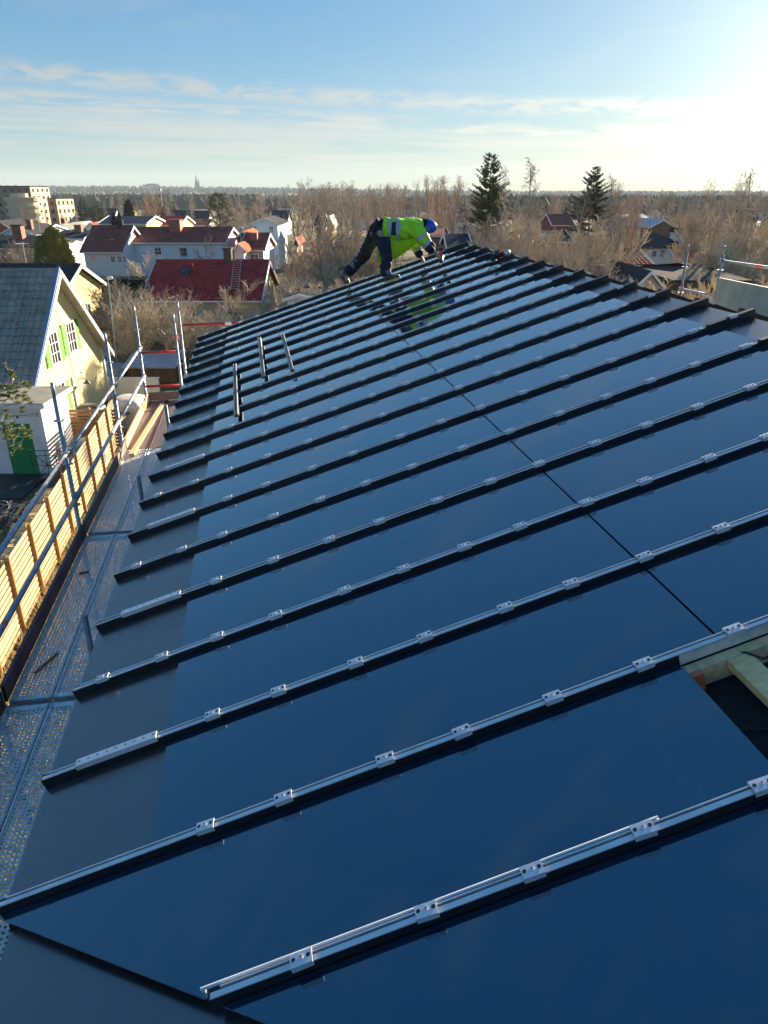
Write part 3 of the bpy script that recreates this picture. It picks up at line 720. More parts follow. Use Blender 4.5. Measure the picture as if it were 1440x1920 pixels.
mb = MB(); p = at_x(112, 600, XG); mb.tube([(XG + .02, p.y - .25, 5.2), (XG + .02, p.y + .85, .1)], .012, 5)
mb.build('wall_cable', 'greywall', CH)
for z in [.25 + .22 * i for i in range(27)]:          # weatherboards on the gable
    half = 4.1 if z < 2.55 else 4.1 * (6.4 - z) / (6.4 - 2.55)
    if half < .25: continue
    mb = MB(); yc = 31.7; mb.hexa([(XG + .002, yc - half, z), (XG + .016, yc - half, z), (XG + .016, yc + half, z), (XG + .002, yc + half, z), (XG + .002, yc - half, z + .21), (XG + .008, yc - half, z + .21), (XG + .008, yc + half, z + .21), (XG + .002, yc + half, z + .21)]); mb.build('board', 'cream', CH)
# corner board, blue-painted verge flashing, downpipe
for yy in (27.55, 35.85): mb = MB(); mb.box((XG + .03, yy, 1.3), (.09, .14, 2.55)); mb.build('corner_board', 'white_trim', CH)
sl = (6.5 - 2.55) / 4.1; mb = MB(); ye = 27.6 - .45; zl = 2.55 - .45 * sl
mb.prism([(XG + .44, ye, zl + .20), (XG + .44, 31.7, 6.5 + .24), (XG + .44, 31.7, 6.5 + .34), (XG + .44, ye, zl + .30)], (-.14, 0, 0)); mb.build('verge_flashing', 'blue_trim', CR)
# roof ladder
def roof_ladder(par, name, lo, hi, w_, n, m, lift=.14):
    lo, hi = V(lo), V(hi); mb = MB()
    for sg in (-1, 1): mb.tube([lo + V((sg * w_ / 2, 0, lift)), hi + V((sg * w_ / 2, 0, lift))], .022, 6)
    la = mb.build(name, m, par)
    for i in range(n):
        p = lo.lerp(hi, (i + .5) / n) + V((0, 0, lift)); mb = MB(); mb.tube([p - V((w_ / 2, 0, 0)), p + V((w_ / 2, 0, 0))], .018, 6); mb.build('rung', m, la)
def on_front(px, py, y0, z0, y1, z1):                 # pixel on a front roof slope
    r = ray(px, py); n = V((0, -(z1 - z0), y1 - y0)); t = n.dot(V((0, y0, z0)) - CAM) / n.dot(r); return CAM + r * t
q0, q1 = on_front(8, 742, ye, zl + .2, 31.7, 6.7), on_front(38, 553, ye, zl + .2, 31.7, 6.7)
roof_ladder(CR, 'roof_ladder', q0, (q0.x + .05, q1.y, q1.z), .42, 15, 'lampgrey')
# ---- yellow house behind it
YH, YR = house('yellow_house', 'yellow gabled house with black tiled roof just behind the cream house', -40, -22.2, 50.3, 8.0, 3.1, 4.75, 'yellow_wall', 'roof_dark', z0=0, ov=.4, og=.35, tiles=(.30, .40), chim=((-32.3, 53.4, .62, .62, 4.4, 6.9, 'cream'),))
for z in [.2 + .3 * i for i in range(15)]:
    half = 4.0 if z < 3.1 else 4.0 * (4.7 - z) / 1.6
    if half > .3: mb = MB(); mb.box((-22.2 + .012, 54.3, z), (.02, half * 2, .27)); mb.build('board', 'yellow_wall', YH)
window(YH, (-22.18, 55.2, 1.6), .5, .9, 'right', mull=(0, 1))
# ---- house with bright red roof
RH, RR = hpx('red_roof_house', 'house with bright red tiled roof, black chimney and ochre gable', 265, 491, 567, 489, 51, 8.4, 'beige_wall', 'roof_red', z0=0, tiles=(.30, .34, .042, .034), gablewall='ochre_wall')  # beige front, ochre gable: shade and sunlight put into the wall colours
x1 = RH['_x1']; yR = 51.35 + 4.2
wpx(RH, 'right', ((494, 557, 500, 582), (503, 552, 509, 576)))
wpx(RH, 'front', ((298, 573, 314, 592), (350, 574, 366, 592), (430, 574, 446, 592)))
ew = at_y(380, 567, 51); rw = at_y(380, 489, 55.6)
def rr(px, py): return on_front(px, py, 51, ew.z + .16, 55.55, rw.z)
p = rr(348, 512); mb = MB(); nM = Matrix.Rotation(math.atan2(rw.z - ew.z - .16, 4.55), 3, 'X')
mb.box(p + V((0, 0, .10)), (.60, .85, .12), 0, nM); sk = mb.build('skylight', 'roof_dark', RR); mb = MB(); mb.box(p + V((0, -.02, .165)), (.46, .68, .02), 0, nM); mb.build('pane', 'pane', sk)
p = rr(361, 512); mb = MB(); mb.tube([p, p + V((0, 0, .55))], .07, 8); mb.tube([p + V((0, 0, .5)), p + V((0, 0, .62))], .11, 8); mb.build('vent_pipe', 'roof_red', RR, True)
p = at_y(429, 493, 55.5); mb = MB(); mb.box((p.x, 55.5, p.z + .25), (.55, .6, 1.5)); ch = mb.build('chimney', 'blackpaint', RR); mb = MB(); mb.box((p.x, 55.5, p.z + 1.03), (.68, .72, .08)); mb.build('chimney_cap', 'blackpaint', ch)
a, b = rr(440, 548), rr(446, 491); roof_ladder(RR, 'roof_ladder', a, b, .55, 13, 'rosewall', .16)
# ---- pale blue house with big chimney
BH, BR = hpx('pale_blue_house', 'long pale blue house with brown tiled roof and one wide brick chimney', 232, 424, 457, 427, 82, 8.6, 'paleblue_wall', 'roof_brown', z0=0, tiles=(.34, .42, .035, .03), gablewall='white_wall')
wpx(BH, 'front', ((290, 465, 303, 477),), pane='pane'); wpx(BH, 'front', ((338, 466, 350, 479),), trim='blue_trim')
wpx(BH, 'right', ((426, 464, 429, 476), (419.5, 466, 422.5, 478)))
p = at_y(326, 437, 84.5); q = at_y(326, 413, 85.2); mb = MB(); mb.box((p.x, 85.6, (p.z + q.z) / 2), (1.25, 1.3, q.z - p.z)); ch = mb.build('chimney', 'brick', BR); mb = MB(); mb.box((p.x, 85.6, q.z + .05), (1.4, 1.45, .1)); mb.build('chimney_cap', 'roof_redbrown', ch)
# ---- brown-roofed house left of it
HH, HR = hpx('brown_roof_house', 'white house with steep brown roof and skylight left of the pale blue house', 150, 231, 475, 424, 78, 8.2, 'white_wall', 'roof_brown', z0=0, tiles=(.34, .42, .035, .03))
wpx(HH, 'front', ((208, 481, 216, 491), (221, 481, 228, 491), (231, 481, 236, 491)))
wpx(HH, 'front', ((172, 480, 180, 488),))
p = at_y(213, 452, 80.3); mb = MB(); mb.box((p.x, 80.2, p.z), (.5, .5, .35)); sk = mb.build('skylight', 'roof_dark', HR); mb = MB(); mb.box((p.x, 79.93, p.z + .05), (.4, .04, .28)); mb.build('pane', 'paleblue_wall', sk)
p = at_y(227, 423, 82.3); mb = MB(); mb.box((p.x, 82.3, p.z + .1), (.5, .5, .9)); mb.build('chimney', 'roof_dark', HR)
# small garden house and sheds before it
single(MB().box((-31.7, 72.5, .9), (1.6, 1.6, 1.8)).prism([(-32.7, 71.5, 1.75), (-30.7, 71.5, 1.75), (-31.7, 71.5, 2.7)], (0, 2, 0)), 'playhouse', ['roof_orange'], 'tiny orange-brown wooden playhouse by the hedge below the brown-roofed house', 'playhouse', (-31.7, 72.5, 0))
# ---- the rest of the street, left
h, r = hpx('grey_roof_bungalow', 'white bungalow with dark roof and brick chimney at the left edge behind round thuja', -60, 71, 465, 441, 74, 8, 'white_wall', 'roof_dark', z0=0, ov=.5, barge=False); 
p = at_y(34, 438, 77); mb = MB(); mb.box((p.x, 77.2, p.z), (.9, .9, 1.5)); ch = mb.build('chimney', 'brick', r); mb = MB(); mb.box((p.x, 77.2, p.z + .78), (1.05, 1.05, .12)); mb.build('chimney_cap', 'roof_dark', ch)
wpx(h, 'front', ((18, 470, 30, 482),))
h, r = hpx('dark_roof_house', 'white house with dark slate roof and small brick chimney above round thuja', 93, 158, 449, 432, 98, 8, 'paleblue_wall', 'roof_dark', z0=0)
p = at_y(145, 430, 101); mb = MB(); mb.box((p.x, 101.5, p.z), (.9, .7, 1.1)); mb.build('chimney', 'brick', r)
wpx(h, 'right', ((161, 452, 162.5, 459),))
h, r = hpx('garden_shed', 'small white shed with dark roof between the thuja and brown-roofed house', 117, 134, 460, 454, 84, 4, 'white_wall', 'roof_dark', z0=0)
def gable_front(name, label, pl, pr, pe, pa, Y, Ln, wall, roof, z0=None, chim=None, wins=(), group=None, ov=.3):
    """gable towards the camera, ridge along y"""
    a, b = at_y(pl, pe, Y), at_y(pr, pe, Y); ap = at_y((pl + pr) / 2, pa, Y); xc = (a.x + b.x) / 2
    zz = gz(xc, Y + Ln / 2) - .1 if z0 is None else z0
    H_ = thing(name, label, 'house', (xc, Y + Ln / 2, zz), group=group)
    sl = (ap.z - .14 - a.z) / ((b.x - a.x) / 2); xw0, xw1 = a.x + ov, b.x - ov; zw = a.z + sl * ov
    mb = MB(); mb.prism([(xw0, Y + .3, zz), (xw1, Y + .3, zz), (xw1, Y + .3, zw), (xc, Y + .3, ap.z - .16), (xw0, Y + .3, zw)], (0, Ln, 0)); mb.build('wall', wall, H_)
    mb = MB(); mb.prism([(a.x, Y, a.z), (xc, Y, ap.z - .14), (b.x, Y, b.z), (b.x, Y, b.z + .14), (xc, Y, ap.z), (a.x, Y, a.z + .14)], (0, Ln + .6, 0)); r = mb.build('roof', roof, H_)
    for p in (a, b): mb = MB(); mb.prism([(p.x, Y - .05, p.z - .03), (xc, Y - .05, ap.z - .17), (xc, Y - .05, ap.z + .03), (p.x, Y - .05, p.z + .17)], (0, .045, 0)); mb.build('bargeboard', 'white_trim', r)
    if chim: c = at_y(chim[0], chim[1], Y + 2); mb = MB(); mb.box((c.x, Y + 2.3, c.z), (.7, .7, 1.3)); mb.build('chimney', 'brick', r)
    H_['_y0'] = Y + .3; H_['_x1'] = xw1
    wpx(H_, 'front', wins); return H_, r
gable_front('white_gable_house', 'white gabled house with dark roof behind the leftmost bungalow chimney', 0, 60, 440, 423, 106, 9, 'paleblue_wall', 'roof_dark', chim=(54, 421))
gable_front('white_gable_house', 'small pale green gabled house left of the house with a blue gable', 92, 136, 434, 420, 125, 8, 'greywall', 'roof_grey')
gable_front('white_gable_house', 'pale house with light blue gable roof in front of the brown apartments', 118, 158, 431, 417, 138, 8, 'paleblue_wall', 'corrug', chim=(118, 417))
gable_front('white_gable_house', 'white gabled house with red-brown roof left of the big navy roof', 157, 184, 430, 417, 128, 9, 'white_wall', 'roof_redbrown')
gable_front('red_cottage', 'red cottage gable at the far left edge below the apartments', -18, 16, 428, 413, 140, 8, 'roof_orange', 'roof_dark')
h, r = hpx('grey_roof_house', 'low house with wide grey roof and brick chimney left of the thuja top', 28, 84, 436, 421, 116, 8, 'white_wall', 'roof_dark')
h, r = hpx('navy_roof_house', 'house with large navy blue roof and pale yellow gable', 184, 275, 421, 405, 112, 9, 'beige_wall', 'roof_blue', gablewall='yellow_wall')
h, r = hpx('red_roof_cottage', 'house with plain red roof and yellow gable beside the navy roof', 284, 338, 424, 405, 120, 9, 'beige_wall', 'roof_red', gablewall='ochre_wall')
h, r = hpx('dark_cottage', 'dark brown-roofed house left of the pine, half hidden by bare twigs', 345, 392, 424, 410, 135, 8, 'brownwall', 'roof_brown')
# ---- right of the red roof
h, r = hpx('grey_house', 'grey wooden house with red-brown roof and pale gable behind the red roof', 448, 497, 471, 438, 72, 7, 'greywall', 'roof_redbrown', z0=0, tiles=(.34, .42, .035, .03), gablewall='white_wall')
wpx(h, 'front', ((471, 477, 484, 489),)); p = at_y(476, 450, 74); mb = MB(); mb.box((p.x, 74.2, p.z), (.7, .7, 1.3)); mb.build('chimney', 'brick', r)
hw, r = gable_front('orange_roof_porch', 'white-trimmed porch wing with orange tiled roof beside the grey house', 432, 462, 474, 456, 69, 5, 'white_wall', 'roof_orange', z0=0)
gable_front('red_gable_house', 'dark red cottage with white bargeboards and orange roof behind the porch', 438, 474, 451, 433, 83, 7, 'falu', 'roof_orange', z0=0)
h, r = gable_front('white_house', 'white house with low gable, two brown windows and dark roof', 467, 524, 422, 408, 104, 10, 'paleblue_wall', 'roof_dark', wins=((474, 425, 481, 432), (505, 425, 512, 435)))
gable_front('yellow_gable_house', 'narrow yellow gable with dark red roof amid bare trees left of worker', 609, 627, 428, 405, 108, 9, 'yellow_wall', 'falu')
h, r = hpx('dark_red_house', 'dark red house hidden in bare trees left of the yellow gable', 588, 608, 425, 402, 110, 8, 'falu', 'roof_brown')
gable_front('brick_gable_house', 'narrow red brick gable showing between bare trunks left of the worker', 549, 561, 462, 445, 80, 6, 'brick', 'roof_redbrown')
gable_front('low_garage', 'low garage with dark flat-pitched roof just beyond the roof edge', 528, 590, 566, 552, 44, 5, 'white_wall', 'roof_dark', z0=0)
# ---- right side
h, r = hpx('white_villa', 'white villa with dark grey hipped roof beyond the ridge at right', 1168, 1303, 466, 437, 96, 8.5, 'white_wall', 'roof_dark', hip=3.6, ov=.5, barge=False)
wpx(h, 'front', ((1224, 471, 1229, 481), (1239, 470, 1245, 481), (1271, 470, 1282, 484)))
mb = MB(); e_ = at_y(1297, 470, 96.5); mb.tube([(e_.x, 96.4, e_.z), (e_.x, 96.4, 0)], .06, 6); mb.build('downpipe', 'roof_dark', h)
h, r = gable_front('brown_house', 'brown gabled house with blue-grey roof above the white villa', 1218, 1267, 428, 412, 126, 12, 'brownwall', 'corrug')
h, r = hpx('blue_roof_house', 'far house with blue-grey roof and chimney above the thicket at right', 1170, 1219, 410, 401, 150, 9, 'greywall', 'corrug')
p = at_y(1192, 398, 154); mb = MB(); mb.box((p.x, 154.5, p.z), (.9, .9, 1.4)); mb.build('chimney', 'roof_dark', r)
gable_front('tall_blue_house', 'narrow pale blue house with white gable trim right of the white villa', 1306, 1324, 442, 432, 92, 9, 'paleblue_wall', 'roof_dark', wins=((1312, 449, 1319, 457),))
gable_front('white_gable_house', 'pale gabled house almost hidden among birches at the right edge', 1383, 1412, 440, 420, 100, 9, 'greywall', 'roof_grey')
h, r = hpx('maroon_roof_house', 'maroon tiled roof just beyond the ridge left of the white villa', 1120, 1226, 500, 468, 58, 7, 'falu', 'roof_brown', z0=0, tiles=(.34, .42, .035, .03))
gable_front('white_trim_gable', 'pale gable with white bargeboards peeking over the ridge at right', 1176, 1256, 556, 508, 42, 7, 'beige_wall', 'roof_dark', z0=0)
h, r = hpx('dark_roof_barn', 'low barn with dark slate roof behind scaffold posts at right', 1262, 1412, 530, 493, 46, 8, 'brownwall', 'roof_dark', z0=0, hip=3.0, ov=.5, barge=False)
h, r = hpx('dark_cabin', 'dark roofed red cabin hidden in the thicket right of the thin birches', 1022, 1075, 456, 432, 64, 6, 'falu', 'roof_dark', z0=0)
h, r = hpx('red_roof_house', 'faded red roofed house far behind the thicket between both spruces', 1035, 1078, 424, 401, 118, 9, 'falu', 'roof_redbrown')
h, r = hpx('grey_barn', 'grey roofed outbuilding just behind the ridge peak right of the worker', 838, 886, 470, 438, 52, 6, 'brownwall', 'roof_dark', z0=0)
h, r = hpx('brown_cottage', 'brown roofed house behind the worker helmet', 806, 842, 444, 428, 86, 7, 'brownwall', 'roof_brown')
# ---- apartment blocks far left
def block(name, label, pl, pc, pt, Y, depth, z0, wall, gwall, rows, cols_f, cols_r):
    a, b = at_y(pl, pt, Y), at_y(pc, pt, Y); H_ = thing(name, label, 'apartments', ((a.x + b.x) / 2, Y + depth / 2, z0)); zt = b.z
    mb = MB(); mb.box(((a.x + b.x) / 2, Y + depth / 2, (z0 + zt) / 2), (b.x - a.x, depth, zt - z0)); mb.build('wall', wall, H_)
    mb = MB(); mb.box((b.x + .06, Y + depth / 2, (z0 + zt) / 2 - .1), (.1, depth - .1, zt - z0 - .2)); mb.build('sunlit_end_wall', gwall, H_)  # paler slab on the sunny end: sunlight put into the wall colour
    mb = MB(); mb.box(((a.x + b.x) / 2, Y + depth / 2, zt + .15), (b.x - a.x + .5, depth + .5, .3)); mb.build('roof', 'roof_dark', H_)
    fh = (zt - z0) / rows
    for r_ in range(rows):
        z = z0 + fh * (r_ + .52)
        for c in range(cols_r):
            y = Y + depth * (c + .5) / cols_r; mb = MB(); mb.box((b.x + .14, y, z), (.06, depth / cols_r * .46, fh * .52)); f = mb.build('window', 'brownwall', H_); mb = MB(); mb.box((b.x + .18, y + .1, z), (.03, depth / cols_r * .30, fh * .42)); mb.build('pane', 'pane', f)
        for c in range(cols_f):
            x = a.x + (b.x - a.x) * (c + .5) / cols_f; mb = MB(); mb.box((x, Y - .03, z), ((b.x - a.x) / cols_f * .4, .06, fh * .5)); f = mb.build('window', 'brownwall', H_); mb = MB(); mb.box((x, Y - .08, z), ((b.x - a.x) / cols_f * .3, .03, fh * .4)); mb.build('pane', 'pane', f)
    return H_
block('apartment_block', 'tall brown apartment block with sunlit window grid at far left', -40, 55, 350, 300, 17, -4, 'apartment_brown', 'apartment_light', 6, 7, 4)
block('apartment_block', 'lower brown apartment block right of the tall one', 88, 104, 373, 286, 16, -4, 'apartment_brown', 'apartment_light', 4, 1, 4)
rt = thing('round_apartment_tower', 'cream rounded apartment tower wrapped in balconies at the left edge', 'apartments', (at_y(22, 370, 270).x, 276, -4))
c = at_y(24, 372, 270); mb = MB(); mb.tube([(c.x, 277, -4), (c.x, 277, c.z)], 5.2, 20); mb.build('wall', 'apartment_cream', rt)
for i in range(5):
    z = -4 + (c.z + 4) * (i + .6) / 5; mb = MB(); mb.tube([(c.x, 277, z), (c.x, 277, z + .9)], 5.9, 20); mb.build('balcony', 'apartment_light', rt)
mb = MB(); mb.tube([(c.x, 277, c.z), (c.x, 277, c.z + .3)], 6.0, 20); mb.tube([(c.x - 1, 277, c.z + .3), (c.x - 1, 277, c.z + 1.6)], 3.0, 16); mb.build('roof', 'apartment_light', rt)
# ---- skyline
cs = thing('cathedral', 'dark twin-spired cathedral silhouette on the far left horizon', 'cathedral', (at_y(368, 358, 3200).x, 3200, gz(-700, 3200)))
def spire(px, pt, wpx_, nm):
    t = at_y(px, pt, 3200); wd = wpx_ / 1470 * 3200; z0 = gz(t.x, 3200) - 2; zb = z0 + (t.z - z0) * .5
    mb = MB(); mb.box((t.x, 3200, (z0 + zb) / 2), (wd, wd, zb - z0)); q = mb.build(nm, 'spire_far', cs)
    mb = MB(); mb.tube([(t.x, 3200, zb), (t.x, 3200, zb + (t.z - zb) * .35), (t.x, 3200, t.z)], [wd * .62, wd * .34, wd * .03], 8); mb.build('spire', 'spire_far', q)
spire(366.5, 327, 4.6, 'tower'); spire(371, 333, 4.4, 'tower'); spire(350, 342, 1.8, 'crossing_tower')
t = at_y(360, 356, 3200); mb = MB(); mb.box((t.x, 3215, 10), (30, 20, t.z + 6)); mb.build('nave', 'spire_far', cs)
cc = thing('castle', 'pinkish castle with two domed round towers on the far horizon', 'castle', (at_y(284, 358, 3300).x, 3300, gz(-990, 3300)))
a, b = at_y(270, 351, 3300), at_y(297, 351, 3300); mb = MB(); mb.box(((a.x + b.x) / 2, 3320, a.z / 2), (b.x - a.x, 30, a.z + 10)); q = mb.build('wall', 'stone_far', cc)
mb = MB(); mb.prism([(a.x, 3305, a.z + 5), (b.x, 3305, a.z + 5), (b.x - 12, 3305, a.z + 14), (a.x + 12, 3305, a.z + 14)], (0, 30, 0)); mb.build('roof', 'spire_far', q)
for p in (a, b):
    mb = MB(); mb.tube([(p.x, 3300, -5), (p.x, 3300, p.z + 3)], 6.5, 14); tw = mb.build('tower', 'stone_far', cc); mb = MB(); mb.ball((p.x, 3300, p.z + 3), (7, 7, 8), 14, 6, vmax=.5); mb.build('dome', 'spire_far', tw)
# ---- distant houses between the trees
rnd = random.Random(11); proto = None
cols = [('white_wall', 'roof_redbrown'), ('yellow_wall', 'roof_orange'), ('falu', 'roof_dark'), ('white_wall', 'roof_dark'), ('greywall', 'roof_orange')]
protos = []
for i, (wl, ro) in enumerate(cols):
    H_ = thing('distant_house', 'x', 'house', (0, 0, 0)); mb = MB(); mb.prism([(-6, -4.5, -1), (-6, 4.5, -1), (-6, 4.5, 4.5), (-6, 0, 7), (-6, -4.5, 4.5)], (12, 0, 0)); mb.build('wall', wl, H_)
    mb = MB(); mb.prism([(-6.4, -5, 4.25), (-6.4, 0, 7.05), (-6.4, 5, 4.25), (-6.4, 5, 4.5), (-6.4, 0, 7.35), (-6.4, -5, 4.5)], (12.8, 0, 0)); mb.build('roof', ro, H_)
    for x in (-3.5, 0, 3.5): mb = MB(); mb.box((x, -4.53, 2.6), (1.2, .08, 1.3)); mb.build('window', 'pane', H_)
    protos.append(H_)
names = ['white house with red-brown roof far off among the bare trees', 'yellow house with orange roof far off among the bare trees', 'dark red house far off among the bare trees', 'white house with dark roof far off among the bare trees', 'grey house with orange roof far off among the bare trees']
spots = [(448, 384, 300, 4), (462, 382, 320, 1), (478, 386, 290, 0), (505, 395, 240, 3), (305, 396, 330, 0), (190, 398, 310, 3), (330, 398, 280, 2), (360, 400, 260, 3), (640, 392, 330, 3), (700, 395, 300, 0), (590, 385, 420, 2), (670, 385, 460, 1), (880, 405, 220, 3), (850, 396, 300, 2), (1010, 398, 260, 3), (1150, 395, 300, 0), (1250, 392, 330, 3), (1300, 398, 260, 1), (1380, 396, 280, 2), (425, 380, 420, 3), (230, 388, 420, 1), (540, 378, 560, 0), (760, 384, 480, 4), (1200, 386, 460, 2), (1420, 388, 420, 0), (980, 384, 480, 1)]
used = set()
for (px, py, Y, k) in spots:
    p = at_y(px, py, Y); o = protos[k] if k not in used else copy_tree(protos[k]); used.add(k)
    o.location = (p.x, Y, gz(p.x, Y) - .3); o.rotation_euler = (0, 0, rnd.uniform(-.5, .5)); o['label'] = names[k]; o['group'] = 'distant houses, ' + names[k].split(' far')[0]
# ================================================================== neighbour's yard on the left
shed = thing('garden_shed', 'white boarded shed with green double doors and flat roof', 'shed', (-14.2, 26.2, 0))
xs0, xs1, ys = -19.0, -12.42, 25.1
mb = MB(); mb.box(((xs0 + xs1) / 2, ys + 1.1, 1.3), (xs1 - xs0, 2.2, 2.6)); mb.build('wall', 'white_wall', shed)
mb = MB(); mb.box(((xs0 + xs1) / 2, ys + 1.08, 2.69), (xs1 - xs0 + .5, 2.6, .16)); rf_ = mb.build('roof', 'white_trim', shed)
mb = MB(); mb.box(((xs0 + xs1) / 2, ys + 1.08, 2.785), (xs1 - xs0 + .44, 2.54, .02)); mb.build('roof_felt', 'roof_grey', rf_)
for i in range(17):
    mb = MB(); mb.box(((xs0 + xs1) / 2, ys - .008, .12 + .148 * i), (xs1 - xs0, .016, .138)); mb.build('board', 'white_wall', shed)
def double_door(xc, w_):
    d = None
    for sg in (-1, 1):
        mb = MB(); mb.box((xc + sg * w_ / 4, ys - .045, 1.0), (w_ / 2 - .012, .04, 2.0)); d = mb.build('door', 'green_door', shed)
        for j in range(15):                            # diagonal boarding
            z = .02 + j * .145; hw = w_ / 4 - .03; x = xc + sg * w_ / 4
            z2 = z + sg * -hw * 1.6
            if .0 < z2 - .0 < 1.98 and z < 1.98: mb = MB(); mb.beam((x - hw, ys - .0665, max(.03, min(1.97, z))), (x + hw, ys - .0665, max(.03, min(1.97, z + sg * -hw * 1.1))), .004, .014, (0, 0, 1)); mb.build('groove', 'door_groove', d)
    mb = MB(); mb.box((xc + w_ / 2 - .12, ys - .085, 1.0), (.10, .03, .03)); mb.build('handle', 'alu', d)
    for sg in (-1, 1): mb = MB(); mb.box((xc + sg * (w_ / 2 + .07), ys - .03, 1.05), (.13, .05, 2.1)); mb.build('door_frame', 'white_trim', shed)
    mb = MB(); mb.box((xc, ys - .03, 2.07), (w_ + .27, .06, .13)); mb.build('door_frame', 'white_trim', shed)
double_door(-13.40, .98); double_door(-15.35, .98)
mb = MB()
pts = [V((-16.5 + .15 * i, ys - .22, 2.42 - .06 * sin(pi * ((i % 9) / 9)))) for i in range(30)]; mb.tube(pts, .008, 5)
for i in range(2, 30, 5): mb.ball(pts[i] - V((0, 0, .06)), .045, 8, 5)
single(mb, 'string_lights', 'iron', 'string of dark bulbs hanging along the front of the white shed', 'lights', (-14.4, ys - .22, 2.3))
# dark plank terrace
dk = thing('terrace', 'dark weathered plank terrace in front of the white shed', 'terrace', (-14.5, 23.9, 0))
for i in range(14): mb = MB(); mb.box((-15.6, 22.75 + .165 * i, .06), (6.2, .155, .05)); mb.build('plank', 'darkdeck', dk)
mb = MB(); mb.box((-15.6, 23.85, .018), (6.1, 2.3, .032)); mb.build('joists', 'soil', dk)
# iron trellis
tr = MB(); tx0, tx1, ty, tz = -12.85, -11.75, 24.55, 1.15
for (a, b) in (((tx0, .04), (tx1, .04)), ((tx0, tz), (tx1, tz)), ((tx0, .04), (tx0, tz)), ((tx1, .04), (tx1, tz)), ((tx0 + .2, .2), (tx1 - .2, .2)), ((tx0 + .2, tz - .2), (tx1 - .2, tz - .2)), ((tx0 + .2, .2), (tx0 + .2, tz - .2)), ((tx1 - .2, .2), (tx1 - .2, tz - .2)), ((tx0, .04), (tx1, tz)), ((tx0, tz), (tx1, .04)), (((tx0 + tx1) / 2, .04), ((tx0 + tx1) / 2, tz)), ((tx0, tz / 2), (tx1, tz / 2))):
    tr.tube([(a[0], ty, a[1]), (b[0], ty, b[1])], .014, 6)
single(tr, 'iron_trellis', 'iron', 'square iron garden gate with crossed bars leaning beside the white shed', 'gate', ((tx0 + tx1) / 2, ty, 0))
# brown slat screen
ssn = thing('slat_screen', 'brown horizontal slat screen behind the yellow fence', 'screen', (-12.0, 28.2, 0))
for i in range(11): mb = MB(); mb.box((-12.0, 28.2, .12 + .145 * i), (2.2, .03, .105)); mb.build('slat', 'brownslat', ssn)
for x in (-13.05, -12.0, -10.95): mb = MB(); mb.box((x, 28.255, .85), (.08, .07, 1.7)); mb.build('post', 'fence_post', ssn)
mb = MB(); mb.box((-12.0, 29.0, 1.05), (2.2, 1.5, .06)); mb.box((-12.0, 29.0, .5), (1.9, .05, 1.0)); mb.build('bench_top', 'brownslat', ssn)
def blob(name, m, label, cat, c, r, seed, flat=.3):
    rg = random.Random(seed); mb = MB(); mb.ball((0, 0, 0), (1, 1, 1), 18, 12)
    ph = [rg.uniform(0, 6) for _ in range(6)]; vs_ = []
    for (x, y, z) in mb.v:
        k = 1 + .10 * sin(3 * x + ph[0]) * cos(4 * y + ph[1]) + .08 * sin(6 * z + ph[2] + 5 * x)
        bx = lambda t: math.copysign(abs(t) ** .55, t)
        vs_.append((c[0] + bx(x) * r[0] * k, c[1] + bx(y) * r[1] * k, max(c[2], c[2] + r[2] * (.5 + .5 * bx(z)) * 2 * (.95 + .05 * k) * .5 * 2 - r[2] * .0)))
    mb.v = vs_; return single(mb, name, m, label, cat, c, smooth=True)
blob('covered_box', 'tarp', 'grey tarpaulin-covered box beside the iron gate', 'tarpaulin', (-11.15, 25.6, 0), (.55, .6, .62), 3)
blob('covered_grill', 'grilldark', 'dark covered barbecue grill against the cream house wall', 'grill', (-12.25, 28.95, 1.09), (.55, .4, .28), 4)
blob('covered_furniture', 'paletarp', 'pale tarpaulin over garden furniture behind the slat screen', 'tarpaulin', (-11.2, 30.6, 0), (.85, .9, .78), 6)
blob('grey_tarpaulin', 'tarp', 'dark grey tarpaulin heap behind the corner of the cream house', 'tarpaulin', (-15.2, 39.5, 0), (.9, .8, .5), 8)
# pale board wall by the cream house
wb = thing('board_wall', 'low pale board wall joined to the right corner of the cream house', 'wall', (-13.0, 36.2, 0))
mb = MB(); mb.box((-13.1, 36.25, .48), (3.1, .04, .9)); mb.build('backing', 'greywall', wb)
for i in range(25): mb = MB(); mb.box((-14.58 + .123 * i, 36.21, .50), (.112, .03, 1.0)); mb.build('board', 'white_wall', wb)
mb = MB(); mb.box((-13.1, 36.23, 1.02), (3.2, .12, .04)); mb.build('cap_rail', 'white_trim', wb)
# low wood store with corrugated roof
ws = thing('wood_store', 'low brown-boarded wood store with pale corrugated roof behind the scaffold', 'shed', (-12.9, 39.8, 0))
mb = MB(); mb.box((-12.9, 40.3, .45), (2.7, 1.9, .9)); mb.build('wall', 'brownslat', ws)
for i in range(22): mb = MB(); mb.box((-14.2 + .123 * i, 39.335, .44), (.10, .02, .86)); mb.build('board', 'brownslat', ws)
mb = MB(); n = 46
for j, (y, z) in enumerate(((39.0, .93), (41.5, 1.32))):
    for i in range(n + 1): mb.v.append((-14.4 + 3.0 * i / n, y, z + (.025 if i % 2 else 0)))
mb.f += [(i, i + 1, n + 2 + i, n + 1 + i) for i in range(n)]; mb.m += [0] * n
o = len(mb.v)
mb.box((-12.9, 39.0, .90), (3.0, .03, .06)); mb.build('roof', 'corrug', ws)
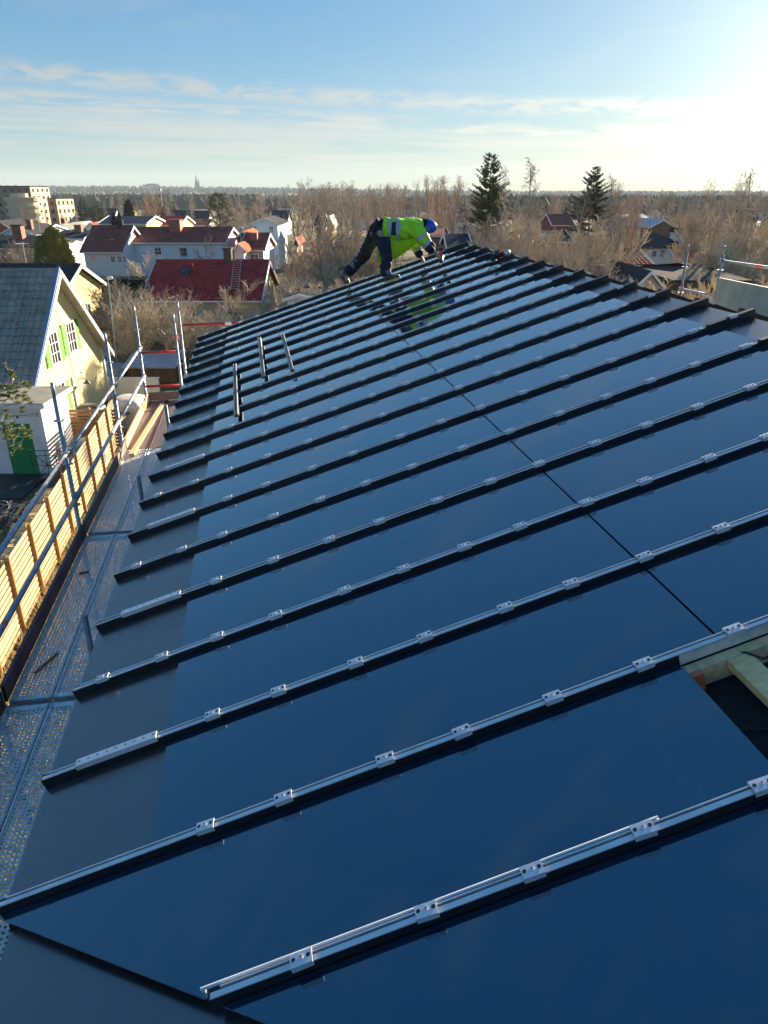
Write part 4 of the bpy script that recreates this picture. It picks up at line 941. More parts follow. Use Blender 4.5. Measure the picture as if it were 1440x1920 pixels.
# ---- yellow slatted fence, along the roof building
fen = thing('slat_fence', 'sunlit yellow wooden fence of horizontal slats and brown posts below the scaffold', 'fence', (-6.1, 20, 0), True)
FC = -6.08; e0, bay, nb = 10.4, 1.80, 11
SL = MB(); SL.box((0, 0, 0), (.022, bay - .012, .098)); SLM = SL.mesh('slat', 'fence_wood')
PO = MB(); PO.box((0, 0, 0), (.075, .075, 2.06)); POM = PO.mesh('post', 'fence_post')
rg = random.Random(4)
for i in range(nb + 1):
    e = e0 + bay * i; inst(POM, 'post', fen, (FC + .055, e, 1.03))
    if i < nb:
        for j in range(13):
            inst(SLM, 'slat', fen, (FC + rg.uniform(-.003, .003), e + bay / 2, .15 + .146 * j + rg.uniform(-.006, .006)), Matrix.Rotation(rg.uniform(-.004, .004), 3, 'X'))
# firewood stacked against the far side of the fence
fw = thing('firewood_stack', 'long stack of split pale firewood behind the yellow fence', 'firewood', (-6.45, 17, 0), True)
LG = MB(); LG.prism([(-.17, -.06, -.05), (-.17, .07, -.04), (-.17, .01, .075)], (.34, 0, 0)); LGM = LG.mesh('log', 'fence_wood')
for i in range(46):
    for j in range(5):
        inst(LGM, 'log', fw, (FC - .24 + rg.uniform(-.04, .04), 14.2 + .135 * i, 1.42 + .115 * j + rg.uniform(-.02, .02)), Matrix.Rotation(rg.uniform(-3, 3), 3, 'X'))
mb = MB(); mb.box((FC - .24, 17.3, .68), (.36, 6.3, 1.34)); mb.build('lower_logs', 'brownslat', fw)
# brush pile and dark soil bed behind the fence
mb = MB()
for i in range(34):
    a = rg.uniform(0, 6.28); l = rg.uniform(.5, 1.3); c = V((rg.gauss(-12.4, .6), rg.gauss(21.2, .45), .10 + rg.random() * .3)); d = V((cos(a), sin(a), rg.uniform(-.1, .25))) * l
    mb.tube([c - d * .5, c + V((0, 0, .06)), c + d * .5 + V((0, 0, rg.uniform(-.05, .1)))], [.018, .014, .006], 5)
single(mb, 'brush_pile', 'twig_pale', 'loose pile of cut grey branches on dark soil beside the terrace', 'branches', (-12.4, 21.2, 0))
mb = MB(); mb.prism([(-16, 20.0, .02), (-10.4, 20.6, .02), (-11.0, 22.4, .02), (-16, 22.6, .02)], (0, 0, .03)); o = mb.build('soil_bed', 'soil', kind='structure')
# dry grass at the foot of the fence
mb = MB()
for i in range(5200):
    e = rg.uniform(11, 22); c = FC + .10 + abs(rg.gauss(0, .9)); c = min(c, -2.4)
    p = b2w(V((c, e, 0))); h = rg.uniform(.12, .38) * (1.2 if c < FC + .8 else .8); a = rg.uniform(0, 6.28); ln = rg.uniform(.2, .9)
    mb.spike(p, p + V((cos(a) * ln * h, sin(a) * ln * h, h)), .008)
mb.build('dry_grass', 'straw', kind='stuff')
# ---- street lamp
sl_ = thing('street_lamp', 'tall thin grey street lamp in the garden left of the scaffold', 'street lamp', (at_y(221, 700, 40).x, 40, 0))
b_ = V((at_y(221, 700, 40).x, 40, 0)); t_ = at_y(202, 523, 40)
mb = MB(); mb.tube([b_, (b_ + V((t_.x, 40, t_.z))) / 2, (t_.x, 40, t_.z - .1), (t_.x + .05, 40, t_.z + .05), (t_.x + .18, 40, t_.z + .08)], [.05, .042, .032, .03, .03], 8); mb.build('pole', 'lampgrey', sl_, True)
mb = MB(); mb.ball((t_.x + .12, 40, t_.z + .05), (.17, .14, .10), 12, 7); mb.build('lamp_head', 'lampwhite', sl_, True)
for (px, pt, pb, Y, lab) in ((855, 386, 450, 90, 'left one of two pale poles right of the worker'), (868, 408, 448, 84, 'shorter pale pole right of the worker'), (1372, 500, 560, 0, '')):
    if not Y: continue
    a, b = at_y(px, pt, Y), at_y(px, pb, Y); mb = MB(); mb.tube([(a.x, Y, gz(a.x, Y)), (a.x, Y, a.z)], [.09, .06], 7)
    single(mb, 'utility_pole', 'lampgrey', lab + ' standing before the trees', 'pole', (a.x, Y, gz(a.x, Y)))
for (px, pt, Y, lab) in ((821, 345, 700, 'thin far mast on the horizon above the worker'), (300, 352, 420, 'slim far mast above the pale blue house'),):
    a = at_y(px, pt, Y); mb = MB(); z0 = gz(a.x, Y); mb.tube([(a.x, Y, z0), (a.x, Y, a.z)], [.5, .22], 5); mb.box((a.x, Y, a.z - 1), (.8, .8, 1.2)); single(mb, 'mast', 'lampgrey', lab, 'mast', (a.x, Y, z0))
for (px, pt, Y, lab) in ((450, 428, 76, 'small street lamp above the orange porch roof'), (226, 387, 190, 'small street lamp above the navy roof'), (142, 406, 170, 'white globe street lamp below the brown apartments')):
    a = at_y(px, pt, Y); z0 = gz(a.x, Y); L_ = thing('street_lamp', lab, 'street lamp', (a.x, Y, z0)); mb = MB(); mb.tube([(a.x, Y, z0), (a.x, Y, a.z)], .07, 6); mb.build('pole', 'lampgrey', L_); mb = MB(); mb.ball((a.x + .1, Y, a.z), (.32, .25, .18), 8, 5); mb.build('lamp_head', 'lampwhite', L_)
# ================================================================== trees
def rdir(d, ang, az):
    d = d.normalized(); a = d.orthogonal().normalized(); b = d.cross(a)
    return d * cos(ang) + (a * cos(az) + b * sin(az)) * sin(ang)
def bare_tree(name, seed, h=10.0, r0=.16, base=.22, limbs=12, nch=(12, 7, 6, 5), ang=(.75, .7, .65, .6), ratio=(.46, .48, .48, .5), up=(.0, .10, .06, .0), wob=(.05, .12, .16, .2), twigmat='twig', barkmat='bark', droop=0.0, twr=.008, taperpow=.6, multi=1, spreadtop=.55, lean=0.0):
    """trunk + limbs as one part, branches and twigs as the crown"""
    rg = random.Random(seed); tm, cm = MB(), MB(); nch = (limbs,) + tuple(nch[1:])
    def grow(p, d, L, r, lev):
        n = (7, 5, 4, 3, 2)[lev]; pts, rad, ds = [p], [r], [d.normalized()]
        for i in range(n):
            d = (d + V((rg.gauss(0, wob[min(lev, 3)]), rg.gauss(0, wob[min(lev, 3)]), rg.gauss(0, wob[min(lev, 3)]) + (up[lev] if lev < 4 else 0) - (droop * lev * .12 if lev >= 2 else 0)))).normalized()
            p = p + d * (L / n); pts.append(p); ds.append(d); rad.append(r * (1 - .86 * (i + 1) / n))
        if lev <= 1: tm.tube(pts, rad, 7 if lev == 0 else 5, cap=False)
        elif lev == 2: cm.tube(pts, [max(x, twr) for x in rad], 3, cap=False)
        elif lev == 3: cm.tube([pts[0], pts[len(pts) // 2], pts[-1]], [max(rad[0], twr), twr * .8, twr * .3], 3, cap=False)
        else: cm.spike(pts[0], pts[-1], twr * .8)
        if lev < 4:
            k = nch[lev]; t0 = base if lev == 0 else .18
            az = rg.uniform(0, 6.28)
            for j in range(k):
                t = t0 + (1 - t0) * (j + rg.random() * .8) / k; t = min(t, .985)
                f = t * n; i = int(f); q = pts[i].lerp(pts[min(i + 1, n)], f - i); az += 2.4 + rg.uniform(-.5, .5)
                prof = (1 - spreadtop * ((t - t0) / (1 - t0)) ** 1.3) if lev == 0 else (1.15 - .6 * t)
                cl = L * ratio[lev] * prof * rg.uniform(.75, 1.2)
                grow(q, rdir(ds[min(i + 1, n)], ang[lev] * rg.uniform(.7, 1.25) * (1 - .35 * t if lev == 0 else 1), az), cl, max(rad[i] * .62, twr), lev + 1)
    for m in range(multi):
        a = rg.uniform(0, 6.28); d = V((cos(a) * (.22 if multi > 1 else .03) + lean, sin(a) * (.22 if multi > 1 else .03), 1))
        grow(V((cos(a), sin(a), 0)) * (.25 if multi > 1 else 0) - V((0, 0, .2)), d, h * (rg.uniform(.8, 1) if multi > 1 else 1) * .93, r0 * (.7 if multi > 1 else 1), 0)
    T = thing(name, 'x', 'tree', (0, 0, 0)); tm.build('trunk', barkmat, T, True); cm.build('crown', twigmat, T)
    T['_h'] = max(v[2] for v in cm.v); return T
def leafy(mb, c, r, n, rg, size, hollow=.55):
    for _ in range(n):
        d = V((rg.gauss(0, 1), rg.gauss(0, 1), rg.gauss(0, 1))).normalized(); q = (hollow + (1 - hollow) * rg.random()); p = V((c[0] + d.x * r[0] * q, c[1] + d.y * r[1] * q, c[2] + d.z * r[2] * q))
        a = rdir(d, rg.uniform(.2, 1.2), rg.uniform(0, 6.28)) * size * rg.uniform(.6, 1.4); b = a.orthogonal().normalized() * size * .28
        mb.add([p - b, p + b, p + a], [(0, 1, 2)])
def spruce(name, seed, h=13.0, R=2.9, whorls=30, per=7, m='needle', sparse=1.0, b0=.06):
    rg = random.Random(seed); tm, cm = MB(), MB(); tm.tube([(0, 0, -.2), (0, 0, h * .5), (0, 0, h)], [h * .016, h * .009, .015], 7)
    for wv in range(whorls):
        f = b0 + (1 - b0) * (wv + rg.random() * .6) / whorls; z = h * f; L = R * .92 * ((1 - f) ** .66) * rg.uniform(.8, 1.08) + .12
        az0 = rg.uniform(0, 6.28)
        for k in range(per):
            az = az0 + 6.28 * k / per + rg.uniform(-.3, .3); l = L * rg.uniform(.65, 1.12); u = V((cos(az), sin(az), 0)); rise = .25 * f + .02
            pts = []; zz = z + rg.uniform(-.5, .5) * h / whorls * 1.4
            for i in range(5):
                t = i / 4; pts.append(V((0, 0, zz)) + u * (l * t) + V((0, 0, l * (rise * t - .42 * t * (1 - f) + .26 * t * t))))
            tm.tube([pts[0], pts[2], pts[4]], [.03 * (1 - f) + .008, .014, .004], 3, cap=False)
            n = max(4, int(l * 9 * sparse)); sd = u.cross(V((0, 0, 1)))
            for i in range(n):
                t = .12 + .9 * (i + rg.random()) / n; t = min(t, 1); q = t * 4; j = min(3, int(q)); p = pts[j].lerp(pts[j + 1], q - j)
                for sg in (-1, 1):
                    ln = (.16 + .42 * l * (1 - t) * .6) * rg.uniform(.7, 1.2); e = p + (u * .65 + sd * sg * .75 + V((0, 0, -.22 + rg.uniform(-.2, .15)))) * ln
                    wd = V((0, 0, .05)) + u * .06 * ln
                    cm.add([p - wd, p + wd, e + V((0, 0, -.03)), p.lerp(e, .5) + V((0, 0, -.10 - .10 * ln))], [(0, 3, 2), (3, 1, 2)])
                    cm.add([p, p.lerp(e, .45) + u * .10, e + u * .07], [(0, 1, 2)])
    T = thing(name, 'x', 'tree', (0, 0, 0)); tm.build('trunk', 'needle_bark', T, True); cm.build('crown', m, T); T['_h'] = h; return T
def pine(name, seed, h=9.5, r=2.4, m='needle_pine', clumps=60, nsz=.17, npc=90):
    rg = random.Random(seed); tm, cm = MB(), MB(); tm.tube([(0, 0, -.2), (.1, .1, h * .5), (0, 0, h * .95)], [.17, .12, .03], 7)
    for i in range(clumps):
        f = rg.uniform(.34, 1.0); z = h * f; rr_ = r * (1 - abs(f - .58) * 1.25) * rg.uniform(.5, 1.05); a = rg.uniform(0, 6.28); c = V((cos(a) * rr_, sin(a) * rr_, z))
        tm.tube([(0, 0, z - rr_ * .4), (c * .5 + V((0, 0, z * .5 - rr_ * .05))), c], [.04, .025, .01], 4, cap=False)
        leafy(cm, c, (.55, .55, .26), npc, rg, nsz, .15)
    T = thing(name, 'x', 'tree', (0, 0, 0)); tm.build('trunk', 'needle_bark', T, True); cm.build('crown', m, T); T['_h'] = h; return T
def shrub_leafy(name, seed, rx, rz, n, m, size, label, cat, pos, cone=0.0, sz_in=.9):
    rg = random.Random(seed); mb = MB(); core = MB(); core.ball((0, 0, rz), (rx * sz_in, rx * sz_in, rz * sz_in), 14, 9)
    core.v = [(x * (1 - cone * max(0, z / (2 * rz))), y * (1 - cone * max(0, z / (2 * rz))), max(z, 0)) for x, y, z in core.v]
    for _ in range(n):
        d = V((rg.gauss(0, 1), rg.gauss(0, 1), rg.gauss(0, 1))).normalized(); q = rg.uniform(.84, 1.04) + .05 * sin(5 * d.x + 7 * d.z); z = rz + d.z * rz * q; k = 1 - cone * max(0, z / (2 * rz))
        p = V((d.x * rx * q * k, d.y * rx * q * k, max(z, .03))); a = (d * .6 + V((rg.gauss(0, .5), rg.gauss(0, .5), .8 + rg.gauss(0, .3)))).normalized() * size * rg.uniform(.6, 1.4); b = a.orthogonal().normalized() * size * .32
        mb.add([p - b, p + b, p + a], [(0, 1, 2)])
    T = thing(name, label, cat, (0, 0, 0)); st = MB(); st.tube([(0, 0, -.1), (0, 0, rz * .6)], .08, 6); st.build('trunk', 'bark', T); c = core.build('crown', m, T, True); mb.build('foliage', m, c); T.location = pos; return T
used_p = set()
def place(proto, x, y, s, rot, label, group=None, z=None, sxy=1.0, name=None, cat=None):
    o = proto if proto.name not in used_p else copy_tree(proto); used_p.add(proto.name)
    if name: o.name = name
    used_p.add(proto.name)
    o.location = (x, y, (gz(x, y) if z is None else z)); o.scale = (s * sxy, s * sxy, s); o.rotation_euler = (0, 0, rot); o['label'] = label
    if cat: o['category'] = cat
    if group: o['group'] = group
    elif 'group' in o: del o['group']
    return o
def ppx(proto, px, ptop, Y, label, group=None, sxy=1.0, rot=None, **k):
    p = at_y(px, ptop - (13 if 56 < Y < 200 else 4 if Y >= 200 else 0), Y); z = gz(p.x, Y); s = (p.z - z) / proto['_h']
    return place(proto, p.x, Y, s, rot if rot is not None else (px * 1.7 + Y) % 6.28, label, group, z, sxy / max(s, .01) * s, **k)
# ---- prototypes
P_birch = [bare_tree('birch_tree', 21 + i, 12, .17, .20, 15, (15, 7, 6, 4), (.62, .75, .7, .6), (.30, .52, .5, .5), (.0, .12, -.02, -.06), (.035, .10, .16, .2), 'twig', 'birchbark', .5, .012, spreadtop=.72) for i in range(2)]
P_broad = [bare_tree('bare_tree', 31 + i, 11, .26, .16, 11, (11, 7, 6, 5), (.72, .7, .65, .6), (.50, .50, .48, .5), (.0, .14, .08, .02), (.06, .13, .16, .2), 'twig', 'bark', 0, .013, spreadtop=.50, multi=(1, 2)[i % 2]) for i in range(3)]
P_red = [bare_tree('bare_tree', 41 + i, 12, .19, .15, 16, (16, 7, 6, 5), (.55, .6, .6, .6), (.34, .50, .48, .5), (.0, .20, .06, -.04), (.04, .1, .15, .2), 'twig_red', 'bark', .3, .012, spreadtop=.55) for i in range(2)]
P_apple = [bare_tree('apple_tree', 51 + i, 4.4, .13, .26, 9, (9, 8, 7, 6), (1.0, .75, .55, .5), (.62, .52, .5, .5), (.0, .10, .22, .20), (.10, .2, .2, .2), ('twig', 'twig_straw', 'twig')[i], 'bark', 0, .010, spreadtop=.25) for i in range(3)]
P_bush = [bare_tree('bare_bush', 61 + i, 3.4, .05, .05, 8, (8, 7, 6, 4), (.5, .5, .5, .5), (.60, .55, .5, .5), (.1, .12, .12, .1), (.10, .14, .16, .2), ('twig', 'twig_straw', 'twig_straw')[i], 'bark', 0, .010, spreadtop=.3, multi=5) for i in range(3)]
# ---- named trees
g1 = 'bare fruit trees in the gardens'
ppx(P_apple[0], 207, 528, 47, 'dark bare apple tree right of the yellow gable', g1, 1.15, name='apple_tree')
ppx(P_apple[1], 408, 518, 46.5, 'wide straw-coloured bare fruit tree in front of the red roof', g1, 1.35, name='fruit_tree')
# pollarded tree with long pale shoots
rg = random.Random(77); tm, cm = MB(), MB()
tm.tube([(0, 0, -.1), (.05, 0, 1.0), (0, .05, 1.7)], [.16, .13, .11], 8)
for i in range(13):
    a = i * 2.4; d = V((cos(a), sin(a) * .7, rg.uniform(.2, .9))).normalized(); l = rg.uniform(.7, 1.5); p0 = V((0, 0, rg.uniform(1.0, 1.7))); p1 = p0 + d * l * .5 + V((0, 0, .1)); p2 = p0 + d * l
    tm.tube([p0, p1, p2], [.07, .05, .035], 6)
    for j in range(17):
        q = p1.lerp(p2, rg.random()); dd = V((rg.gauss(d.x * .25, .22), rg.gauss(d.y * .25, .22), 1)).normalized(); L = rg.uniform(.8, 2.3); e = q + dd * L + V((rg.gauss(0, .08), rg.gauss(0, .08), 0)); m_ = q.lerp(e, .5) + V((rg.gauss(0, .06), rg.gauss(0, .06), 0))
        cm.tube([q, m_, e], [.016, .012, .004], 4, cap=False)
        for t in range(3): s_ = m_.lerp(e, rg.random()); cm.spike(s_, s_ + V((rg.gauss(0, .2), rg.gauss(0, .2), rg.uniform(.1, .45))), .006)
T = thing('pollarded_tree', 'x', 'tree', (0, 0, 0)); tm.build('trunk', 'twig_pale', T, True); cm.build('crown', 'twig_pale', T, True); T['_h'] = 4.3
p = at_z(298, 728, .0); place(T, -13.0, 43.2, 1.12, .4, 'pollarded tree with long pale upright shoots beyond the scaffold corner', None, 0, 1.4)
ppx(P_apple[2], 372, 448, 74, 'small bare tree in front of the pale blue house', g1, 1.0)
ppx(P_apple[2], 350, 472, 70, 'gnarled bare apple tree left of the red roof house', g1, 1.15)
ppx(P_apple[0], 300, 478, 68, 'gnarled bare apple tree in front of the hedge', g1, 1.2)
ppx(P_bush[0], 22, 458, 64, 'bare bush in front of the leftmost white bungalow', g1, 1.2, cat='bush')
ppx(P_bush[1], 52, 470, 62, 'straw-coloured bare bush left of the round thuja', g1, 1.1, cat='bush')
ppx(P_bush[1], 250, 560, 43, 'straw-coloured bush below the street lamp', g1, 1.1, cat='bush')
shrub_leafy('round_thuja', 7, 2.0, 3.35, 9000, 'thuja', .30, 'large round golden-green thuja between the left houses', 'shrub', (at_y(99, 470, 63).x, 63, 0), .35)
for px, pt, Y, rx, lab in ((212, 404, 104, .55, 'left one of two narrow columnar thujas before the navy roof'), (222, 404, 104.5, .55, 'right one of two narrow columnar thujas before the navy roof')):
    p = at_y(px, pt, Y); shrub_leafy('columnar_thuja', px, rx, p.z / 2, 1500, 'hedge', .3, lab, 'shrub', (p.x, Y, 0), .5)
p = at_y(239, 380, 200); shrub_leafy('columnar_poplar', 9, 1.3, (p.z + 2) / 2, 1500, 'hedge', .6, 'tall dark green column tree behind the navy roof', 'tree', (p.x, 200, gz(p.x, 200)), .15)
# hedge
rg = random.Random(3); hd = thing('hedge', 'dark clipped evergreen hedge behind the street lamp', 'hedge', (-25, 66, 0)); mb = MB(); mb.box((-25.2, 66, 1.35), (8.6, 1.3, 2.7)); cr_ = mb.build('foliage_core', 'hedge', hd); mb = MB()
for _ in range(6000):
    x, z = rg.uniform(-29.6, -20.8), rg.uniform(.1, 2.85); y = 66 - .66 + rg.uniform(-.1, .05) if z < 2.7 else 66 + rg.uniform(-.6, .6); a = V((rg.gauss(0, 1), -.6 + rg.gauss(0, .4), .7)).normalized() * .16; b = a.orthogonal().normalized() * .06; p = V((x, y, z)); mb.add([p - b, p + b, p + a], [(0, 1, 2)])
mb.build('foliage', 'hedge', cr_)
PN = pine('pine_tree', 15); ppx(PN, 409, 376, 118, 'sunlit green pine above the pale blue house', None, 1.0)
# near pine at the left edge: trunk just outside the frame, branch tips inside
rg = random.Random(19); NP = thing('near_pine', 'pine branch with yellow-green needle tufts reaching in at the left edge', 'tree', (-11.6, 16.2, 0)); mb = MB(); mb.tube([(-11.6, 16.2, -.2), (-11.5, 16.3, 4), (-11.4, 16.2, 7.2)], [.16, .12, .04], 8)
cm = MB()
for (px, py, n) in ((24, 712, 8), (40, 740, 7), (18, 735, 7), (30, 755, 7), (45, 752, 4), (8, 748, 5), (10, 728, 5), (38, 722, 4), (30, 802, 5), (18, 812, 5), (34, 818, 4), (40, 828, 3), (12, 800, 4), (26, 828, 3), (6, 778, 4)):
    p = at_y(px, py, 17.0 + rg.uniform(-.4, .4)); root = V((-11.45, 16.3, p.z - 1.0)); mid = root.lerp(p, .55) + V((0, 0, .12)); mb.tube([root, mid, p], [.03, .018, .007], 5, cap=False)
    for _ in range(n):
        c = p + V((rg.gauss(0, .15), rg.gauss(0, .16), rg.gauss(0, .12))); mb.tube([p, c], [.006, .004], 4, cap=False)
        for _ in range(70): d = V((rg.gauss(0, 1), rg.gauss(0, 1), rg.gauss(.5, .8))).normalized() * rg.uniform(.06, .12); cm.spike(c, c + d, .006)
mb.build('trunk', 'birchbark2', NP, True); cm.build('crown', 'needle_near', NP)
# spruces
S1 = spruce('spruce_tree', 5, 13.2, 4.5, 27, 8, sparse=.85); ppx(S1, 922, 300, 74, 'tall dark spruce standing out against the sky right of the worker', None, 1.0)
S2 = spruce('spruce_tree', 8, 12.5, 4.8, 26, 8, sparse=.85); ppx(S2, 1117, 326, 84, 'second dark spruce, shorter, behind brown twigs right of centre', None, 1.05)
ppx(S2, 152, 378, 225, 'dark conifer left of its blue-green neighbour, right of the apartments', 'pair of far conifers', 1.2); ppx(S2, 177, 386, 215, 'blue-green conifer right of its darker neighbour by the apartments', 'pair of far conifers', 1.4)
# single bare trees one can point to
gB = 'bare trees between the houses'
ppx(P_broad[0], 548, 343, 84, 'largest bare tree, wide crowned, left of the worker', gB, 1.0)
ppx(P_broad[1], 585, 352, 92, 'bare tree right behind the largest bare tree', gB, .9)
ppx(P_birch[0], 640, 350, 78, 'slender bare birch left of the worker', gB, .8)
ppx(P_birch[1], 672, 358, 84, 'slender bare birch just behind the worker hip', gB, .9)
ppx(P_birch[1], 962, 322, 62, 'left one of two thin bare birches right of the tall spruce', gB, .62)
ppx(P_birch[0], 998, 308, 58, 'taller right one of two thin bare birches right of the tall spruce', gB, .80)
ppx(P_broad[2], 1327, 346, 108, 'dark bare maple with vase-shaped crown right of the white villa', gB, .95)
ppx(P_birch[0], 1402, 338, 64, 'bare birch with pale trunk near the right edge', gB, 1.0); ppx(P_birch[1], 1436, 326, 60, 'bare birch cut by the right edge of the picture', gB, 1.0)
ppx(P_birch[0], 1150, 338, 76, 'bare birch in front of the second spruce', gB, 1.0); ppx(P_birch[1], 1085, 362, 70, 'bare birch left of the second spruce', gB, .9)
ppx(P_broad[1], 270, 366, 205, 'orange willow-like tree above the navy roof', gB, 1.2, name='willow_tree')
# colour the willow on its own copy of the crown
for o in bpy.data.objects:
    if o.get('label', '').startswith('orange willow'):
        for c in o.children:
            if c.name.startswith('crown'): c.data = c.data.copy(); c.data.materials[0] = M_['twig_orange']
# ---- thickets: many bare trees nothing tells apart
rg = random.Random(100)
def thicket(n, xr, tr_, Yr, protos, label, group, sx=(.8, 1.1), cat=None):
    for i in range(n):
        px = rg.uniform(*xr); Y = rg.uniform(*Yr); f = (Y - Yr[0]) / max(1e-6, Yr[1] - Yr[0]); pt = tr_[0] + (tr_[1] - tr_[0]) * rg.random()
        ppx(protos[i % len(protos)], px, pt, Y, label, group, rg.uniform(*sx), rot=rg.uniform(0, 6.28), cat=cat)
thicket(16, (735, 862), (335, 362), (120, 170), P_red, 'reddish-brown bare birch in the dense stand above the worker', 'reddish birches above the worker')
thicket(22, (590, 740), (350, 372), (130, 230), P_broad + P_red, 'bare tree in the stand behind the worker', 'bare trees behind the worker')
thicket(14, (540, 720), (430, 475), (58, 80), P_bush + P_apple, 'tangled bare shrub in the gardens left of the worker', 'garden shrubs left of the worker', (1.0, 1.4), 'bush')
thicket(12, (545, 690), (500, 530), (46, 58), [P_bush[1], P_bush[2]], 'straw-coloured brush just beyond the roof edge left of the worker', 'straw brush beyond roof edge', (1.2, 1.6), 'bush')
thicket(12, (880, 1020), (400, 432), (44, 62), P_bush + P_birch, 'twiggy young tree in the thicket behind the ridge peak', 'thicket behind the ridge peak', (.9, 1.3))
thicket(11, (1010, 1180), (402, 450), (38, 60), P_apple + P_broad, 'bare tree in the tangled thicket below the second spruce', 'thicket below the second spruce', (1.0, 1.35))
thicket(6, (1130, 1200), (352, 385), (72, 100), P_red + P_birch, 'brown bare tree around the second spruce', 'bare trees around the second spruce')
thicket(16, (1195, 1440), (505, 545), (27, 36), [P_bush[1], P_bush[2]], 'pale dry shrub in the hedge behind the right scaffold', 'pale dry hedge at right', (1.1, 1.6), 'bush')
thicket(10, (1310, 1460), (385, 440), (55, 85), P_birch + P_bush, 'bare tree among the birches at the right edge', 'birches at right edge', (.9, 1.3))
thicket(16, (1170, 1440), (360, 388), (130, 230), P_red + P_broad, 'hazy bare tree in the wood behind the right-hand houses', 'hazy wood at right')
thicket(12, (860, 1060), (372, 395), (120, 190), P_broad + P_red, 'hazy bare tree in the wood around the tall spruce', 'hazy wood around the tall spruce')
thicket(26, (180, 500), (356, 378), (230, 330), P_birch + P_red, 'slim bare birch in the row beyond the left houses', 'birch row beyond the left houses', (.7, 1.0))
thicket(10, (420, 520), (380, 420), (110, 190), P_broad + P_apple, 'bare tree between the pine and the white house', 'bare trees beside the pine')
thicket(8, (20, 140), (385, 410), (170, 250), P_birch + P_broad, 'bare tree standing before the apartment blocks', 'bare trees before the apartments', (.7, 1.0))
thicket(7, (170, 300), (480, 545), (44, 66), [P_apple[0], P_apple[2], P_bush[0]], 'gnarled bare garden tree around the street lamp', 'garden trees around the street lamp', (1.0, 1.3))
thicket(4, (330, 480), (565, 590), (39, 44), P_bush[1:], 'straw-coloured shrub below the red roof house', 'shrubs below the red roof', (1.2, 1.6), 'bush')
thicket(30, (480, 1440), (362, 374), (260, 480), P_broad + P_red, 'small far bare tree near the horizon', 'far bare trees near the horizon', (1.0, 1.5))
thicket(7, (-170, -20), (380, 405), (130, 300), P_broad + P_birch, 'bare tree standing left of the picture edge', 'bare trees beyond the left edge', (.9, 1.2))
thicket(8, (1460, 1640), (355, 420), (60, 200), P_broad + P_birch, 'bare tree standing right of the picture edge', 'bare trees beyond the right edge', (.9, 1.2))
for p_ in P_birch + P_broad + P_red + P_apple + P_bush:
    if p_['label'] == 'x': print('UNUSED', p_.name)
# ---- far woods, one mass
rg = random.Random(8); mb = MB()
def cone(x, y, z, h, r):
    a = rg.uniform(0, 6); o = len(mb.v); n = 5
    for k in range(n): mb.v.append((x + r * cos(a + 6.283 * k / n), y + r * sin(a + 6.283 * k / n), z))
    for k in range(n): mb.v.append((x + r * .62 * cos(a + .6 + 6.283 * k / n), y + r * .62 * sin(a + .6 + 6.283 * k / n), z + h * .55))
    mb.v.append((x, y, z + h))
    for k in range(n):
        k2 = (k + 1) % n; mb.f += [(o + k, o + k2, o + n + k2, o + n + k), (o + n + k, o + n + k2, o + 2 * n)]; mb.m += [0, 0]
def wood(n, hr, yr, h, dens=1.0):
    for _ in range(n):
        y = rg.uniform(*yr); x = rg.uniform(*hr) * y; hh = h * rg.choice((rg.uniform(.35, .8), rg.uniform(.7, 1.0), rg.uniform(.9, 1.15))); cone(x, y, gz(x, y) - .5, hh, hh * rg.uniform(.38, .7))
wood(1500, (-.42, -.16), (820, 1100), 14); wood(1300, (-.16, .10), (700, 1150), 11); wood(1800, (.08, .62), (620, 1100), 13); wood(700, (-.6, -.4), (700, 1100), 13)
wood(2600, (-.65, .65), (1300, 2300), 12); wood(3800, (-.7, .7), (2600, 4300), 17)
wood(500, (.12, .26), (420, 560), 11)
mb.build('far_forest', 'farwood', kind='stuff')
# ================================================================== the worker
WK = thing('person', 'worker in yellow-green hi-vis jacket and blue helmet bending over the roof', 'person', at_y(735, 528, 11.3))
WB = OFF[WK.name]
def J(px, py, Y): return at_y(px, py, Y)
def skin_mesh(verts, edges, radii, sub=2, name='tmp'):
    me = bpy.data.meshes.new(name); me.from_pydata([(v - WB)[:] for v in verts], edges, []); o = bpy.data.objects.new(name, me); COL.objects.link(o)
    sk = o.modifiers.new('skin', 'SKIN'); sk.use_smooth_shade = True; sk.branch_smoothing = .3
    for i, r in enumerate(radii):
        d = me.skin_vertices[0].data[i]; d.radius = (r, r) if isinstance(r, (int, float)) else r; d.use_root = (i == 0)
    ss = o.modifiers.new('sub', 'SUBSURF'); ss.levels = sub; ss.render_levels = sub
    dg = bpy.context.evaluated_depsgraph_get(); m2 = bpy.data.meshes.new_from_object(o.evaluated_get(dg)); bpy.data.objects.remove(o); bpy.data.meshes.remove(me); return m2
def add_part(me, name, mats, parent):
    me.name = name; me.materials.clear()
    for m in mats: me.materials.append(M_[m])
    o = bpy.data.objects.new(name, me); COL.objects.link(o); o.parent = parent; OFF[o.name] = WB; return o
dY = -.32                                           # the whole figure's distance, see the feet
def K(px, py, Y): return at_y(px, py, Y + dY)
